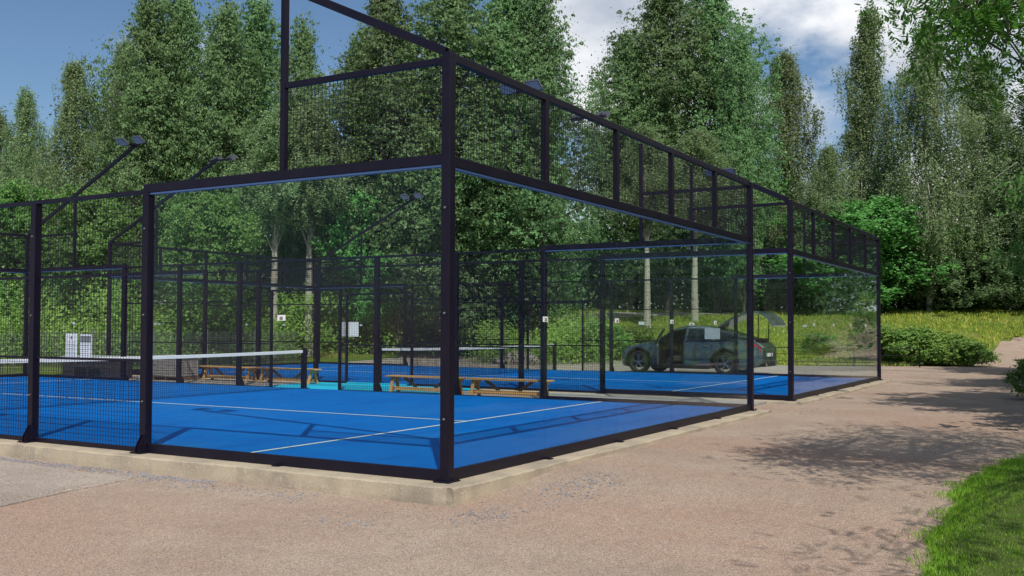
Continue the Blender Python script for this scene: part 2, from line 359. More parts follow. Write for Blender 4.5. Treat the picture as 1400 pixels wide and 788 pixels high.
def stones(name, pts, s0, s1, matl, label):
    v = []; f = []
    rng = np.random.default_rng(11)
    for (x, y) in pts:
        s = rng.uniform(s0, s1); z = gzf(x, y) + s * .2; R = Matrix.Rotation(rng.uniform(0, 6.3), 3, 'Z')
        q = [Vector(p) for p in ((1, 0, 0), (0, .8, 0), (-1, 0, 0), (0, -.8, 0), (.1, .1, .7), (0, 0, -.6))]
        n = len(v)
        for p in q:
            p = R @ Vector((p.x * rng.uniform(.7, 1.2), p.y * rng.uniform(.7, 1.2), p.z * rng.uniform(.7, 1.2))) * s
            v.append((x + p.x, y + p.y, z + p.z))
        f += [tuple(n + k for k in t) for t in ((0, 1, 4), (1, 2, 4), (2, 3, 4), (3, 0, 4), (1, 0, 5), (2, 1, 5), (3, 2, 5), (0, 3, 5))]
    mm = MB(); mm.v = v; mm.f = f; o = mm.build(name, matl); tag(o, label, 'gravel', None, 'stuff'); return o
rng = np.random.default_rng(5)
pts = [(rng.normal(-.44, .05), rng.uniform(2.6, 10)) for _ in range(1500)] + [(rng.normal(-.62, .12), rng.uniform(1.2, 4.4)) for _ in range(260)]
pts += [(rng.normal(-.5, .2), rng.normal(-.75, .16)) for _ in range(130)] + [(rng.normal(.9, .5), rng.normal(-.95, .18)) for _ in range(300)] + [(rng.normal(-1.2, .12), rng.normal(.2, .3)) for _ in range(60)]
pts += [(rng.normal(10.8, .7), rng.normal(-.9, .15)) for _ in range(60)]
stones('crushed_stone', pts, .007, .02, M['bluestone'], 'loose blue grey crushed stone along the kerb and in front of the near corner')
pts = [(rng.uniform(-5, 14), rng.uniform(-4.3, -.5)) for _ in range(5000)] + [(rng.uniform(-5.5, -.6), rng.uniform(-4, 2)) for _ in range(5500)]
pts += [(px_ + rng.normal(0, .16), py_ + rng.normal(0, .10)) for px_, py_ in [(rng.uniform(-4, 8), rng.uniform(-4, -.8)) for _ in range(26)] + [(rng.uniform(-5, -1), rng.uniform(-3, 2)) for _ in range(22)] for _ in range(60)]
stones('loose_gravel', pts, .003, .0085, M['slab'], 'fine loose grit scattered over the pinkish gravel yard')

# ------------------------------------------------------------------ padel courts
CW, CL, P = 9.67, 21.0, 2.1
X2 = 12.44
def kerb(x0):
    # cast concrete foundation, slightly uneven outer faces
    rng = np.random.default_rng(int(x0 * 10) + 2)
    b = MB(); out = .30; inn = .02; z = -.042
    per = []
    cs = [(-out, -out), (CW + out, -out), (CW + out, CL + out), (-out, CL + out)]
    ins = [(inn, inn), (CW - inn, inn), (CW - inn, CL - inn), (inn, CL - inn)]
    rows = []
    for k in range(4):
        a, c, ia, ic = cs[k], cs[(k + 1) % 4], ins[k], ins[(k + 1) % 4]; n = int(math.dist(a, c) / .12)
        for i in range(n):
            t = i / n; j = rng.normal(0, .004) + .012 * math.sin(i * .21 + k)
            ox, oy = a[0] + (c[0] - a[0]) * t, a[1] + (c[1] - a[1]) * t
            nx, ny = [(0, -1), (1, 0), (0, 1), (-1, 0)][k]
            if i < 2 or i > n - 2: j = -.02
            ix, iy = ia[0] + (ic[0] - ia[0]) * t, ia[1] + (ic[1] - ia[1]) * t
            rows.append([(ix, iy, z), (ox - nx * .03 + nx * j, oy - ny * .03 + ny * j, z + rng.normal(0, .002)), (ox + nx * (j - .008), oy + ny * (j - .008), z - .012 + rng.normal(0, .003)), (ox + nx * (j + .004), oy + ny * (j + .004), z - .12), (ox + nx * (j + .02), oy + ny * (j + .02), -.5)])
    n = len(rows)
    for r in rows: b.v += r
    for i in range(n):
        for j in range(4): a = i * 5 + j; c = ((i + 1) % n) * 5 + j; b.f.append((a, a + 1, c + 1, c))
    o = b.build('kerb', M['concrete'], loc=(x0, 0, 0), smooth=False); tag(o, kind='structure')
kerb(0); kerb(X2)
def turf(x0):
    b = MB(); nx, ny = 20, 42
    for j in range(ny + 1):
        for i in range(nx + 1): b.v.append((.04 + (CW - .08) * i / nx, .04 + (CL - .08) * j / ny, 0))
    for j in range(ny):
        for i in range(nx): a = j * (nx + 1) + i; b.f.append((a, a + 1, a + nx + 2, a + nx + 1))
    tag(b.build('court_turf', M['turf'], loc=(x0, 0, 0)), kind='structure')
    b = MB(); z = .004; s = 2.9
    def ln(xa, ya, xb, yb): b.quad((xa, ya, z), (xb, ya, z), (xb, yb, z), (xa, yb, z))
    ln(.06, s - .025, CW - .06, s + .025); ln(.06, CL - s - .025, CW - .06, CL - s + .025)
    ln(CW / 2 - .025, s + .025, CW / 2 + .025, CL - s - .025)
    tag(b.build('court_lines', M['line'], loc=(x0, 0, 0)), kind='structure')
turf(0); turf(X2)
# paving between the courts, the teal entrance strip
b = MB(); b.box((CW + .301, .4, -.4), (X2 - .301, CL, -.048)); tag(b.build('paving', M['slab']), kind='structure')
b = MB(); b.box((CW + .10, 7.3, -.041), (X2 - .10, 12.4, -.030)); tag(b.build('entrance_mat', M['teal']), kind='structure')
b = MB(); b.box((CW + .02, 9.55, -.040), (CW + .12, 11.45, .0)); b.box((X2 - .12, 9.55, -.040), (X2 - .02, 11.45, .0)); tag(b.build('threshold', M['teal']), kind='structure')

court = empty('court_enclosure', (0, 0, 0), label='nearer black padel cage of glass and wire mesh around the court beside the gravel yard', cat='court cage', group='padel court cages')
Z0 = -.042
def wiremesh(u0, u1, z0, z1, fixed, ax, parent, name='mesh_panel'):
    b = MB(); w = .0038; sp = .0495
    def pt(u, z, off=0): return (u, fixed + off, z) if ax == 0 else (fixed + off, u, z)
    n = max(1, int(round((u1 - u0) / sp)))
    h = w / 2
    for i in range(1, n):
        u = u0 + (u1 - u0) * i / n; b.beam(pt(u, z0), pt(u, z1), w, w); del b.f[-6:-4]
    n = max(1, int(round((z1 - z0) / sp)))
    for i in range(1, n):
        z = z0 + (z1 - z0) * i / n; b.beam(pt(u0, z, w), pt(u1, z, w), w, w); del b.f[-6:-4]
    return b.build(name, M['wire'], parent)
def post(x, y, z0, z1, s, parent, nx=0, base=True, name='post', bolts=True):
    b = MB(); b.box((x - s / 2, y - s / 2, z0), (x + s / 2, y + s / 2, z1)); o = b.build(name, M['black'], parent, bevel=.006)
    if base:
        c = MB(); c.box((x - .10 + nx * .05, y - .09, z0 + .001), (x + .10 + nx * .05, y + .09, z0 + .013))
        for i in (-1, 1):
            for j in (-1, 1): c.tube([(x + nx * .05 + i * .08, y + j * .07, z0 + .013), (x + nx * .05 + i * .08, y + j * .07, z0 + .035)], .009, 6)
        c.build('base_plate', M['black'], o)
        if nx:
            g = MB(); e = x + nx * s / 2
            g.extrude([(e, z0 + .014), (e + nx * .095, z0 + .014), (e + nx * .095, z0 + .07), (e + nx * .02, z0 + .20), (e, z0 + .22)], 1, y - .006, y + .006)
            g.extrude([(e, z0 + .014), (e + nx * .095, z0 + .014), (e + nx * .095, z0 + .07), (e + nx * .02, z0 + .20), (e, z0 + .22)], 1, y - s / 2, y - s / 2 + .006)
            g.build('gusset', M['black'], o)
    if bolts and base:
        for z in (.55, 1.55, 2.55):
            c = MB(); sx = nx if nx else (-1 if x < CW / 2 else 1)
            c.tube([(x + sx * s / 2, y, z), (x + sx * (s / 2 + .012), y, z)], .011, 6)
            c.build('bolt', M['galv'], o)
    return o
def rail(a, c, w, h, parent, name='rail'):
    b = MB(); b.beam(a, c, w, h); return b.build(name, M['black'], parent, bevel=.004 if w > .03 else 0)
def glass(u0, u1, z0, z1, fixed, ax, parent, sticker):
    b = MB(); t = .006; g = .004
    if ax == 0: b.box((u0 + g, fixed - t, z0), (u1 - g, fixed + t, z1))
    else: b.box((fixed - t, u0 + g, z0), (fixed + t, u1 - g, z1))
    b.build('glass_panel', M['glass'], parent)
def bracket(x, y, out, ax, parent):
    # white tag over the glass joint
    b = MB(); c = MB(); z = 1.51
    if ax == 0:
        b.box((x - .055, y + out * .0075, z - .03), (x + .055, y + out * .0135, z + .03)); c.box((x - .022, y + out * .014, z - .02), (x + .022, y + out * .017, z + .012))
    else:
        b.box((x + out * .0075, y - .055, z - .03), (x + out * .0135, y + .055, z + .03)); c.box((x + out * .014, y - .022, z - .02), (x + out * .017, y + .022, z + .012))
    o = b.build('joint_tag', M['white'], parent); c.build('print', M['grey'], o)
def clamp(x, y, parent):
    b = MB(); b.box((x - .04, y - .045, Z0 + .001), (x + .04, y + .045, Z0 + .012)); b.tube([(x, y, Z0 + .012), (x, y, Z0 + .028)], .010, 6); b.build('clamp', M['black'], parent)

S = .10
GP = CW / 5
for yb, out in ((0, -1), (CL, 1)):
    # end wall: 5 frameless panes, rail at 3 m, mesh to 4 m
    rail((S / 2, yb, Z0 + .055), (CW - S / 2, yb, Z0 + .055), .05, .105, court, 'base_rail')
    rail((S / 2, yb, 3.0), (CW - S / 2, yb, 3.0), .07, .10, court)
    rail((S / 2, yb, 2.936), (CW - S / 2, yb, 2.936), .055, .026, court, 'seal_reflection_strip').data.materials[0] = M['seal_reflection']  # strip added below the rail, coloured as the reflected blue turf
    rail((S / 2, yb, 4.0), (CW - S / 2, yb, 4.0), .06, .08, court)
    for i in range(5):
        a = i * GP if i else S / 2; c = (i + 1) * GP if i < 4 else CW - S / 2
        glass(a, c, Z0 + .109, 2.949, yb, 0, court, 0)
        wiremesh(a, c, 3.05, 3.96, yb, 0, court)
        if i:
            b = MB(); b.box((i * GP - .035, yb - .035, 3.051), (i * GP + .035, yb + .035, 3.959)); b.build('upper_post', M['black'], court, bevel=.004)
            bracket(i * GP, yb, out, 0, court); clamp(i * GP, yb + out * .05, court)
for xs_, nx in ((0, -1), (CW, 1)):
    for yb in (0, CL): post(xs_, yb, Z0, 4.04, S, court, 0)
    for k in (2, 3, 4, 6, 7, 8): post(xs_, k * P, Z0, 2.97, S, court, nx)
    for y in (9.45, 11.55): post(xs_, y, Z0, 2.30, .06, court, 0, bolts=False, name='door_jamb')
    for sgn, y0 in ((1, 0), (-1, CL)):
        Y = lambda s: y0 + sgn * s
        a, c = sorted((Y(S / 2), Y(P))); d, e = sorted((Y(P), Y(2 * P - S / 2)))
        glass(a, c, Z0 + .109, 2.949, xs_, 1, court, 0); glass(d, e, Z0 + .109, 2.949, xs_, 1, court, 0)
        a2, e2 = sorted((Y(S / 2), Y(2 * P - S / 2)))
        rail((xs_, a2, Z0 + .055), (xs_, e2, Z0 + .055), .05, .105, court, 'base_rail')
        a3, e3 = sorted((Y(S / 2), Y(2 * P + S / 2)))
        rail((xs_, a3, 3.02), (xs_, e3, 3.02), .07, .10, court)
        rail((xs_, a3, 2.956), (xs_, e3, 2.956), .055, .026, court, 'seal_reflection_strip').data.materials[0] = M['seal_reflection']  # same added strip on the side wall, reflection painted in blue
        bracket(xs_, Y(P), nx, 1, court)
        clamp(xs_ + nx * .05, Y(P), court)
        # raised corner: 5 m post, 4 m rail, mesh, sloping lamp arm
        b = MB(); b.box((xs_ - .032, Y(P) - .032, 3.071), (xs_ + .032, Y(P) + .032, 4.93)); b.build('upper_post', M['black'], court, bevel=.004)
        a, c = sorted((Y(S / 2), Y(P - .033)))
        rail((xs_, a, 3.97), (xs_, c, 3.97), .05, .06, court); wiremesh(a, c, 3.07, 3.94, xs_, 1, court)
        arm = rail((xs_, Y(.03), 4.05), (xs_, Y(4.65), 6.25), .06, .085, court, 'lamp_arm')
        fx = -nx
        bb = MB(); tip = Vector((xs_ + fx * .06, Y(4.62), 6.22)); bb.beam(tip + Vector((0, -.42, 0)), tip + Vector((0, .42, 0)), .04, .04); bb.build('crossbar', M['black'], arm)
        for q in (-1, 1):
            h = MB(); g = MB(); ctr = tip + Vector((fx * .17, q * .31, .06)); nrm = Vector((fx * .55, 0, -.83)); vv = Vector((fx * .83, 0, .55)); sd_ = Vector((0, 1, 0))
            for (mb_, t0, t1, sc) in ((h, -.05, .03, 1.0), (g, .031, .036, .88)):
                n = len(mb_.v)
                for t in (t0, t1):
                    k = 1 if t > t0 or mb_ is g else .8
                    for i, j in ((-1, -1), (1, -1), (1, 1), (-1, 1)): mb_.v.append(tuple(ctr + sd_ * .16 * i * sc * k + vv * .125 * j * sc * k + nrm * t))
                mb_.f += [tuple(n + i for i in qd) for qd in ((0, 3, 2, 1), (4, 5, 6, 7), (0, 1, 5, 4), (1, 2, 6, 5), (2, 3, 7, 6), (3, 0, 4, 7))]
            fl = h.build('floodlight', M['lamp_body'], court); g.build('lens', M['lens'], fl)
            h = MB(); h.beam(tip + Vector((0, q * .31, 0)), ctr - nrm * .04, .03, .03); h.build('yoke', M['black'], fl)
    # mesh section 4.2 .. 16.8
    segs = [(2 * P, 3 * P), (3 * P, 4 * P), (4 * P, 9.45), (11.55, 6 * P), (6 * P, 7 * P), (7 * P, 8 * P)]
    rail((xs_, 2 * P + S / 2, 2.985), (xs_, 8 * P - S / 2, 2.985), .05, .05, court)
    for i, (a, c) in enumerate(segs):
        a += S / 2 if i != 3 else .03; c -= S / 2 if i != 2 else .03
        wiremesh(a, c, 1.035, 2.96, xs_, 1, court); wiremesh(a, c, Z0 + .05, 1.01, xs_, 1, court)
        rail((xs_, a, Z0 + .03), (xs_, c, Z0 + .03), .04, .05, court, 'base_rail')
        rail((xs_, a, 1.02), (xs_, c, 1.02), .03, .03, court); rail((xs_ - .006 * nx, a, 2.03), (xs_ - .006 * nx, c, 2.03), .028, .03, court)
    wiremesh(9.48, 11.52, 2.33, 2.96, xs_, 1, court)
    rail((xs_, 9.48, 2.28), (xs_, 11.52, 2.28), .05, .05, court)
court2 = dup(court); court2.location = (X2, 0, 0)
court2['label'] = 'farther black padel cage of glass and wire mesh, between the first court and the car'

# nets
def net():
    t = empty('court_net', (CW / 2, 10.5, 0), label='court net with white top tape across the nearer blue court', cat='net', group='padel court nets')
    hw = CW / 2 - .02
    for s in (-1, 1):
        b = MB(); b.box((s * hw - .05, -.05, .002), (s * hw + .05, .05, .93)); p = b.build('net_post', M['black'], t, bevel=.006)
        b = MB(); b.box((s * hw - .08, -.10, .001), (s * hw + .08, .10, .012)); b.build('base_plate', M['black'], p)
    b = MB(); n = 200
    zt = lambda x: .84 - .045 * (1 - (x / hw) ** 2)
    for i in range(n + 1):
        x = -hw + .06 + (2 * hw - .12) * i / n; b.beam((x, 0, .02), (x, 0, zt(x)), .004, .004); del b.f[-6:-4]
    for j in range(18):
        f = j / 17
        for i in range(16):
            xa = -hw + .06 + (2 * hw - .12) * i / 16; xb = -hw + .06 + (2 * hw - .12) * (i + 1) / 16
            b.beam((xa, .003, .02 + f * (zt(xa) - .04)), (xb, .003, .02 + f * (zt(xb) - .04)), .004, .004); del b.f[-6:-4]
    b.build('netting', M['wire'], t)
    b = MB(); k = 24
    for i in range(k + 1):
        x = -hw + .06 + (2 * hw - .12) * i / k; z = zt(x)
        for (dy, dz) in ((-.012, -.015), (-.012, .045), (0, .05), (.012, .045), (.012, -.015)): b.v.append((x, dy, z + dz))
    for i in range(k):
        for j in range(4): a = i * 5 + j; b.f.append((a, a + 1, a + 6, a + 5))
    b.build('tape', M['white'], t)
    return t
net1 = net(); net2 = dup(net1); net2.location.x += X2
net2['label'] = 'court net with white top tape across the farther blue court, behind the benches'

# ------------------------------------------------------------------ benches between the courts
def bench():
    t = empty('wooden_bench', (0, 0, 0), cat='bench', group='low timber benches between the courts')
    L = 1.98; H = .40
    b = MB()
    for y in (-.085, .085): b.box((-L / 2, y - .075, H - .035), (L / 2, y + .075, H))
    b.build('seat', M['wood'], t, bevel=.006)
    for x in (-L / 2 + .16, L / 2 - .16):
        for s in (-1, 1):
            b = MB(); b.beam((x, s * .05, H - .036), (x, s * .17, .001), .07, .045, (0, 1, 0)); b.build('leg', M['wood'], t, bevel=.004)
        b = MB(); b.beam((x - .05, -.12, H - .07), (x - .05, .12, H - .07), .035, .06); b.build('cross_bar', M['wood'], t)
    b = MB(); b.box((-L / 2 + .12, -.03, .07), (L / 2 - .12, .03, .15)); b.build('stretcher', M['wood'], t, bevel=.004)
    for s in (-1, 1):
        b = MB(); b.beam((s * (L / 2 - .75), 0, .15), (s * (L / 2 - .42), 0, H - .04), .04, .06); b.build('brace', M['wood_dark'], t)
    return t
b0 = bench()
gzp = -.047
bl = [(10.06, 7.35, 91, 'low timber bench behind the near corner post, left one of its pair'),
      (10.04, 5.22, 90, 'low timber bench right of the near corner post, ending at a thick dark post'),
      (11.55, 12.75, 90, 'low timber bench beside the teal entrance strip, behind the far end of the nearer net'),
      (11.62, 14.95, 89, 'low timber bench next to the pale stack of paving stones')]
for i, (x, y, r, lab) in enumerate(bl):
    o = b0 if i == 0 else dup(b0)
    o.location = (x, y, gzp); o.rotation_euler = (0, 0, math.radians(r)); o['label'] = lab

# stack of paving stones on a pallet
t = empty('paving_stone_stack', (11.35, 16.75, gzp), .1, label='pale stack of paving stones on a wooden pallet between the courts', cat='stone stack')
b = MB()
for y in (-.45, 0, .45): b.box((-.38, y - .05, 0), (.38, y + .05, .08))
for x in np.linspace(-.34, .34, 5): b.box((x - .045, -.5, .081), (x + .045, .5, .10))
b.build('pallet', M['wood_dark'], t)
r_ = random.Random(4)
for k in range(7):
    b = MB(); z = .102 + k * .078
    for j in range(5):
        for i in range(2):
            ox = r_.uniform(-.01, .01); b.box((-.37 + i * .375 + ox, -.5 + j * .2 + .003, z), (-.37 + i * .375 + .365 + ox, -.5 + (j + 1) * .2 - .003, z + .07))
    b.build('stone_layer', M['slab'], t, bevel=.006)
b = MB(); b.box((-.42, -.55, .652), (.42, .55, .675)); b.build('cover', M['lid'], t, bevel=.008)

# dark storage box
t = empty('storage_box', (10.7, 19.2, gzp), 0, label='long dark storage box with a pale grey lid under the two notices', cat='box')
b = MB(); b.box((-.4, -1.0, .03), (.4, 1.0, .58)); b.build('body', M['darkbox'], t, bevel=.01)
b = MB()
for k in range(4): b.box((-.415, -1.0, .05 + k * .135), (-.401, 1.0, .17 + k * .135))
b.build('cladding', M['darkbox'], t)
b = MB(); b.box((-.45, -1.05, .582), (.45, 1.05, .625)); b.build('lid', M['lid'], t, bevel=.01)
for x in (-.3, .3):
    for y in (-.9, .9): b = MB(); b.box((x - .05, y - .05, 0), (x + .05, y + .05, .029)); b.build('foot', M['darkbox'], t)

# notices
def notice(name, loc, w, h, label, head, lines, cat='notice', group=None):
    t = empty(name, loc, 0, label=label, cat=cat, group=group)
    b = MB(); b.box((-.006, -w / 2, 0), (0, w / 2, h)); b.build('board', M['white'], t)
    if head:
        b = MB(); b.box((-.009, -w / 2 + .03, h * .66), (-.0065, w / 2 - .03, h - .04)); b.build('picture', M['grey'], t)
    if lines:
        b = MB(); r = random.Random(len(label)); z = h * (.60 if head else .62)
        while z > .05: b.box((-.009, -w / 2 + r.uniform(.05, .12), z), (-.0065, w / 2 - .05, z + .008)); z -= .052
        if not head: b.tube([(-.0065, 0, h * .83), (-.010, 0, h * .83)], .045, 12)
        b.build('text_lines', M['grey'], t)
    return t
notice('notice_board', (CW - .012, 18.93, .555), .50, .67, 'white printed notice with a small round emblem, left of the two notices', False, True, group='printed notices')
notice('notice_board', (CW - .012, 18.33, .555), .49, .65, 'white printed notice with a dark picture across its top', True, True, group='printed notices')
notice('blank_sign', (X2 + .06, 11.5, 1.18), .58, .38, 'plain white sheet behind the two door jambs of the farther court', False, False, group='plain white sheets')
notice('blank_sign', (CW * 1 + X2 + .03, 4.96, 1.09), .50, .34, 'plain white sheet in front of the rear window of the car', False, False, group='plain white sheets')

# ------------------------------------------------------------------ fences
def panel_fence():
    t = empty('panel_fence', (4, 23.8, 0), label='pale galvanised wire panel fence with round posts beyond the far end of the courts', cat='fence')
    x = 0; n = 0
    while x < 19:
        z = gzf(4 + x, 23.8); b = MB(); b.tube([(x, 0, z), (x, 0, z + 1.42)], .03, 8); b.build('fence_post', M['galv'], t)
        b = MB()
        for k in range(1, 50): b.beam((x + k * .05, 0, z + .06), (x + k * .05, 0, z + 1.32), .006, .006); del b.f[-6:-4]
        for k in range(7): b.beam((x + .03, .008, z + .06 + k * .21), (x + 2.47, .008, z + .06 + k * .21), .009, .009)
        b.build('wire_panel', M['galv'], t); x += 2.5
panel_fence()
t = empty('rail_fence', (34.2, .6, 0), label='low dark metal rail fence along the far side of the parking lot', cat='fence')
y = 0
while y < 24:
    z = gzf(34.2, .6 + y); b = MB(); b.tube([(0, y, z), (0, y, z + .76)], .028, 8); b.build('fence_post', M['black'], t)
    if y + 2.5 < 26:
        for h in (.16, .46, .73):
            b = MB(); b.tube([(0, y, z + h), (0, y + 2.5, gzf(34.2, .6 + y + 2.5) + h)], .014 if h < .7 else .02, 6); b.build('rail', M['black'], t)
    y += 2.5

# boulders by the parking lot
def boulder(loc, s, seed, label):
    bm = bmesh.new(); bmesh.ops.create_icosphere(bm, subdivisions=3, radius=1); r = random.Random(seed)
    dirs = [(Vector((r.uniform(-1, 1), r.uniform(-1, 1), r.uniform(-.4, 1))).normalized(), r.uniform(.55, .85)) for _ in range(9)]
    for v in bm.verts:
        for d, c in dirs:
            k = v.co.dot(d)
            if k > c: v.co -= d * (k - c) * .9
        v.co += Vector((r.uniform(-1, 1), r.uniform(-1, 1), r.uniform(-1, 1))) * .02
        v.co = Vector((v.co.x * s[0], v.co.y * s[1], v.co.z * s[2]))
    me = bpy.data.meshes.new('boulder'); bm.to_mesh(me); bm.free(); me.materials.append(M['rock'])
    o = bpy.data.objects.new('boulder', me); COL.objects.link(o); o.location = loc; o.rotation_euler = (0, 0, r.uniform(0, 6)); tag(o, label, 'boulder', 'boulders beside the parking lot')
for (u, D, s, sd_, lab) in ((705, 41.5, (.75, .5, .45), 1, 'peaked pale boulder in the middle of the three beyond the far court'), (727, 41, (.55, .45, .35), 2, 'low pinkish boulder at the right of the three beyond the far court'), (686, 42, (.5, .4, .26), 3, 'small flat boulder, leftmost of three beyond the far court')):
    x, y = place(u, D); boulder((x, y, gzf(x, y) + s[2] * .45), s, sd_, lab)

# ------------------------------------------------------------------ car
M['paint'] = mat('green_grey_paint', (.15, .20, .22), .16, .6, .5, coat=.8)
M['trim'] = mat('black_trim', (.015, .015, .017), .6)
M['tyre'] = mat('tyre_rubber', (.018, .018, .018), .85)
M['alloy'] = mat('alloy_rim', (.50, .52, .55), .3, .9)
M['red'] = mat('red_lamp', (.42, .015, .012), .15)
M['chrome'] = mat('chrome', (.7, .72, .75), .12, 1)
M['seat'] = mat('car_seat_leather', (.10, .075, .06), .6)
def car():
    t = empty('parked_car', (24.16, 6.40, -.093), math.pi / 2, label='dark green grey coupe suv with front door and tailgate open behind the far court', cat='car')
    K = np.array([(2.34, .36, .60, .68, .58, .58, .45), (2.24, .26, .72, .80, .84, .82, .65), (1.95, .22, .87, .94, .96, .92, .74), (1.5, .22, .96, 1.02, 1.0, .96, .78), (1.08, .22, 1.01, 1.10, 1.0, .96, .78),
                  (.78, .22, 1.03, 1.28, 1.0, .96, .70), (.35, .22, 1.04, 1.53, 1.0, .96, .64), (-.1, .22, 1.05, 1.63, 1.0, .96, .62), (-.7, .22, 1.06, 1.61, 1.0, .96, .60), (-1.3, .22, 1.09, 1.50, 1.01, .96, .60),
                  (-1.9, .22, 1.12, 1.32, 1.01, .95, .66), (-2.35, .24, 1.12, 1.19, .96, .90, .74), (-2.66, .34, .98, 1.02, .86, .84, .7), (-2.74, .45, .85, .88, .74, .74, .6)])[::-1]
    xs = np.linspace(-2.74, 2.34, 90)
    Ki = np.stack([np.interp(xs, K[:, 0], K[:, j]) for j in range(7)], 1)
    ker = np.array([1, 2, 3, 2, 1]) / 9
    for j in range(1, 7):
        p = np.pad(Ki[:, j], 2, 'edge'); Ki[:, j] = np.convolve(p, ker, 'valid')
    def sec(i):
        x, zb, zl, zt, w, wb, wr = Ki[i]
        h = [(0, zb), (w * .90, zb), (w, zb + .10), (w * 1.005, (zb + zl) / 2 - .02), (w, (zb + zl) / 2 + .18), (wb, zl), (wb - (wb - wr) * .85, zl + (zt - zl) * .84), (wr * .78, zt - .012), (0, zt)]
        return h
    b = MB(); rows = []
    for i in range(len(xs)):
        h = sec(i); ring = [(xs[i], y, z) for y, z in h] + [(xs[i], -y, z) for y, z in h[-2:0:-1]]
        rows.append(len(ring)); b.v += ring
    k = rows[0]
    for i in range(len(xs) - 1):
        for j in range(k): a = i * k + j; c = i * k + (j + 1) % k; b.f.append((a, c, c + k, a + k))
    b.f.append(tuple(range(k))[::-1]); b.f.append(tuple((len(xs) - 1) * k + j for j in range(k)))
    body = b.build('body', M['paint'], None, smooth=True)
    cut = []
    for x in (-1.525, 1.525):
        for s in (-1, 1):
            c = MB(); c.tube([(x, s * .62, .385), (x, s * 1.3, .385)], .45, 40); cut.append(c.build('cutter', M['trim']))
    c = MB(); c.extrude([(-.12, .34), (.86, .34), (.92, .98), (.62, 1.26), (.33, 1.44), (-.1, 1.52)], 1, .12, 1.4); cut.append(c.build('cutter', M['trim']))
    for o in cut:
        md = body.modifiers.new('b', 'BOOLEAN'); md.operation = 'DIFFERENCE'; md.object = o; md.solver = 'EXACT'
    dg = bpy.context.evaluated_depsgraph_get(); dg.update()
    me = bpy.data.meshes.new_from_object(body.evaluated_get(dg)); body.modifiers.clear(); body.data = me
    me.materials.clear(); me.materials.append(M['paint']); me.materials.append(M['trim'])
    for p in me.polygons:
        c = p.center; r = min(math.hypot(c.x - 1.525, c.z - .385), math.hypot(c.x + 1.525, c.z - .385))
        inside = abs(c.y) < .90 and c.z < 1.5 and (r < .46 or (-.13 < c.x < .93 and 0 < c.y < .9 and c.z > .25)) and abs(p.normal.z) < 2 and not (c.z > 1.0 and c.x > .95)
        p.material_index = 1 if (inside and (r < .455 or c.y > 0 and c.z < 1.46)) else 0
    if hasattr(me, 'set_sharp_from_angle'): me.set_sharp_from_angle(angle=math.radians(35))
    body.parent = t
    for o in cut: bpy.data.objects.remove(o)
    def side(x, f, s, off=.006):
        r = [np.interp(x, xs, Ki[:, j]) for j in range(7)]
        y0, z0 = r[5], r[2]; y1 = r[5] - (r[5] - r[6]) * .85; z1 = r[2] + (r[3] - r[2]) * .84
        return (x, s * (y0 + (y1 - y0) * f + off), z0 + (z1 - z0) * f + .004)
    for s in (-1, 1):
        for (xa, xb) in ((.80, -.12), (-.20, -1.10), (-1.17, -1.88)):
            if s == 1 and xa > .5: continue
            b = MB(); n = 12
            for i in range(n + 1):
                x = xa + (xb - xa) * i / n
                fa = .08; fb = .93
                if xa < -1 and i > n * .6: fb = .93 - .5 * (i / n - .6)
                b.v += [side(x, fa, s), side(x, fb, s)]
            for i in range(n): a = 2 * i; b.f.append((a, a + 1, a + 3, a + 2))
            b.build('side_window', M['car_glass'], t)
        b = MB(); n = 20
        for i in range(n + 1):
            x = (.80 if s < 0 else -.15) + (-1.92 - (.80 if s < 0 else -.15)) * i / n; b.v += [side(x, .0, s, .008), side(x, .06, s, .008)]
        for i in range(n): a = 2 * i; b.f.append((a, a + 1, a + 3, a + 2))
        b.build('window_trim', M['chrome'], t)
        # arch and sill cladding
        for xw in (-1.525, 1.525):
            b = MB(); n = 22
            for i in range(n + 1):
                a = math.radians(-12 + 204 * i / n)
                for r, y in ((.452, .955), (.452, 1.018), (.50, 1.020), (.51, 1.0)): b.v.append((xw + r * math.cos(a), s * y, .385 + r * math.sin(a)))
            for i in range(n):
                for j in range(3): a = i * 4 + j; b.f.append((a, a + 1, a + 5, a + 4))
            b.build('arch_trim', M['trim'], t)
        b = MB(); b.box((-1.03, s * .985 - .03, .20), (1.03, s * .985 + .035, .33)); b.build('sill', M['trim'], t, bevel=.02)
        b = MB(); b.box((-1.02, s * 1.005 - .012, .66), (-.86, s * 1.005 + .02, .70)) if False else b.box((-1.0, s * .99 - .01, .93), (-.80, s * .99 + .028, .965)); b.build('door_handle', M['chrome'], t, bevel=.006)
        # rear lamp wraps round the corner
        b = MB()
        for x in (-2.70, -2.62, -2.5, -2.35, -2.22):
            r = [np.interp(x, xs, Ki[:, j]) for j in range(7)]; zc = r[2] - .10; hh = .08 if x < -2.3 else .035; w = r[4] + (r[5] - r[4]) * .7 + .012
            b.v += [(x, s * (w + .004), zc - hh), (x, s * (w - .01), zc + hh)]
        for i in range(4): a = 2 * i; b.f.append((a, a + 1, a + 3, a + 2))
        b.build('tail_lamp', M['red'], t)
        b = MB()
        for x in (2.28, 2.2, 2.1, 1.98):
            r = [np.interp(x, xs, Ki[:, j]) for j in range(7)]; w = r[4] + .004; zc = r[2] - .10
            b.v += [(x, s * w, zc - .05), (x, s * (w - .012), zc + .05)]
        for i in range(3): a = 2 * i; b.f.append((a, a + 1, a + 3, a + 2))
        b.build('headlamp', M['chrome'], t)
        # wing mirror on the far side only; near side sits on the open door
    # door shut lines
    b = MB()
    for x in (-.16, -1.08):
        for i in range(8):
            f0, f1 = .34 + .085 * i, .34 + .085 * (i + 1)
            b.box((x - .006, 1.001, f0), (x + .006, 1.011, min(f1, 1.0)))
